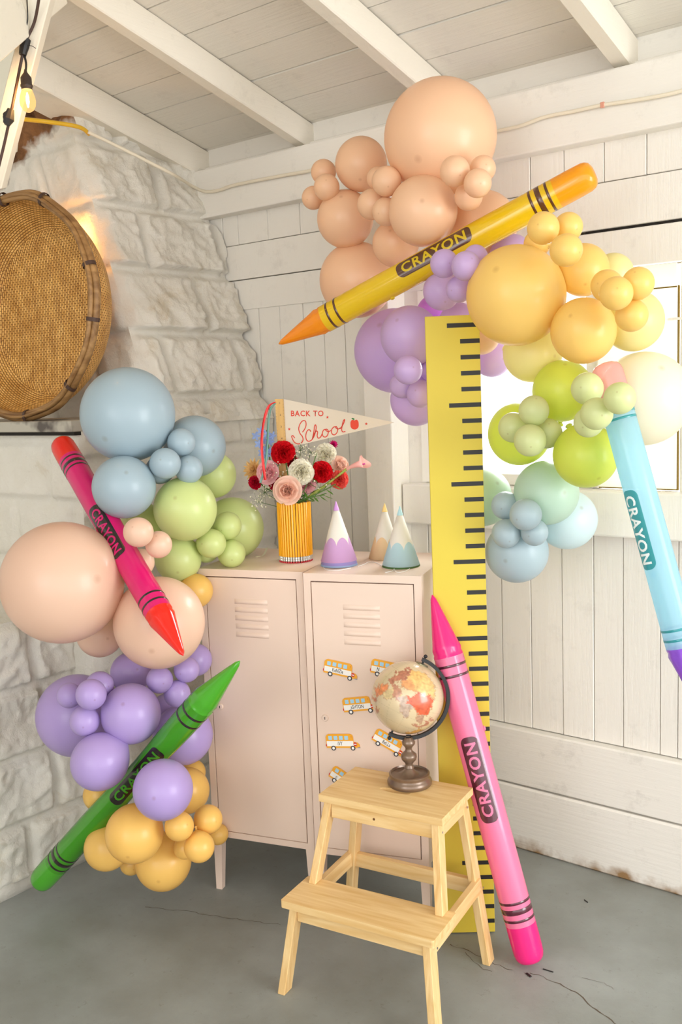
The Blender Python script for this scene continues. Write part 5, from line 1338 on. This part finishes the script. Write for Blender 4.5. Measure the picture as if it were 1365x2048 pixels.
bm = bmesh.new(); lathe(bm, [(.012, 33*k_), (.015, 38*k_), (.0195, 48*k_), (.0215, 57*k_), (.020, 66*k_), (.014, 74*k_), (.006, 78*k_), (0, 79*k_)], 28, down, caps=False); link('glass', bm, M_bulb, bulb, smooth=True)
M_fil = bpy.data.materials.new('hot_filament'); M_fil.use_nodes = True
pf = M_fil.node_tree.nodes['Principled BSDF']; pf.inputs['Emission Color'].default_value = (1, .72, .38, 1); pf.inputs['Emission Strength'].default_value = 60
bm = bmesh.new(); lathe(bm, [(.001, 40*k_), (.004, 48*k_), (.0045, 58*k_), (.002, 68*k_), (0, 70*k_)], 12, down); link('filament', bm, M_fil, bulb)
def point(nm, loc, e_, col, rad_=.02):
    ld = bpy.data.lights.new(nm, 'POINT'); ld.energy = e_; ld.color = col; ld.shadow_soft_size = rad_; o = bpy.data.objects.new(nm, ld); C.objects.link(o); o.location = loc
point('bulb_light', bp0-Vector((0, 0, .078)), 3.0, (1, .62, .28), .02)
# second lamp of the string, hanging behind the basket rim
bq = on_plane(142, 462, (0, 2.205, 0), Vector((0, 1, 0)))
b2 = empty('string_light_bulb', bq); tag(b2, 'second lit bulb hidden behind the upper rim of the basket', 'light bulb')
bm = bmesh.new(); lathe(bm, [(0, -.045), (.012, -.04), (.019, -.025), (.018, -.008), (.012, .004)], 20); link('glass', bm, M_bulb, b2, smooth=True)
bm = bmesh.new(); lathe(bm, [(.014, .004), (.0145, .03), (.005, .04)], 16); link('socket', bm, M_black, b2)
point('basket_bulb_light', bq-Vector((0, .0, .02)), 3.5, (1, .55, .2), .02)
# cables
def cable(nm, pts, r_, mt, label):
    bm = bmesh.new(); tube(bm, catmull(pts, 8), r_, 8); return tag(link(nm, bm, mt, None, smooth=True), label, 'cable')
cable('yellow_cable', [at(30, 233, 3.3), at(45, 238, 3.3), at(90, 243, 3.36), at(140, 250, 3.38), at(165, 257, 3.42), at(178, 268, 3.46)], .0075, M_ycable, 'yellow cable running over the top of the chimney')
cable('white_cable', [at(176, 264, 3.44), at(230, 290, 3.5), at(300, 325, 3.52), at(352, 352, 3.56), on_plane(388, 374, (0, 2.78, 0), Vector((0, 1, 0)))]+[on_plane(x_, y_, (0, 2.788, 0), Vector((0, 1, 0))) for x_, y_ in ((412, 383), (440, 380), (470, 370), (560, 352), (640, 337), (760, 300))], .0062, M_cable, 'cream cable from the chimney edge along the beam, left of the balloons')
cable('white_cable', [on_plane(x_, y_, (0, 2.788, 0), Vector((0, 1, 0))) for x_, y_ in ((985, 264), (1040, 252), (1090, 234), (1150, 222), (1206, 210), (1260, 202), (1330, 190), (1400, 172))], .0055, M_cable, 'cream cable sagging along the beam right of the huge peach balloon')
bm = bbox(-.006, .006, -.004, .002, -.008, .008, .001, 1); o = link('cable_staple', bm, mat('rusty_staple', srgb(214, 150, 126), .5)); o.location = on_plane(1206, 210, (0, 2.786, 0), Vector((0, 1, 0))); tag(o, 'small rusty staple holding the cable on the beam', 'staple')
# bent nail hook in the ceiling
q = [(136, 18), (137, 32), (140, 39), (144, 33), (148, 25), (151, 28)]
bm = bmesh.new(); tube(bm, catmull([at(x_, y_, 3.12) for x_, y_ in q], 6), .0022, 8); tag(link('bent_nail_hook', bm, M_black, None, smooth=True), 'small black bent hook on the ceiling beside the first full rafter', 'hook')
# debris on the floor
for (x_, y_, w_, a_, lb) in ((1058, 1951, .020, .5, 'short black scrap on the floor below the pink crayon'), (1097, 1942, .030, 1.0, 'thin black sliver on the floor right of the pink crayon'), (1173, 1803, .018, .4, 'tiny dark twig on the floor below the skirting')):
    bm = bbox(-w_/2, w_/2, -.0035 if w_ == .020 else -.0015, .0035 if w_ == .020 else .0015, 0, .0025, .0006, 1); o = link('floor_scrap', bm, M_black); o.location = on_plane(x_, y_, (0, 0, 0), zpl)+Vector((0, 0, .0003)); o.rotation_euler = (0, 0, a_-.9); tag(o, lb, 'scrap')
# paper scraps beside the balloons on the locker top
bm = bmesh.new(); rnd = random.Random(9)
P3 = catmull([on_plane(x_, y_, (0, 0, ZT+.006), zpl)+Vector((0, 0, rnd.uniform(0, .012))) for x_, y_ in ((500, 1114), (512, 1106), (524, 1100), (534, 1104), (526, 1112), (512, 1118))], 6); vv = []
for i, p_ in enumerate(P3): vv.append((bm.verts.new(p_-RV*.004-DV*.002), bm.verts.new(p_+RV*.004+UV*.003)))
for x_, y_ in zip(vv, vv[1:]): bm.faces.new((x_[0], x_[1], y_[1], y_[0]))
o = link('garland_ribbon', bm, mat('clear_ribbon', srgb(236, 234, 214), .4, translucent=.3), None, smooth=True); tag(o, 'loose pale ribbon curl on the left locker behind the green balloons', 'ribbon')
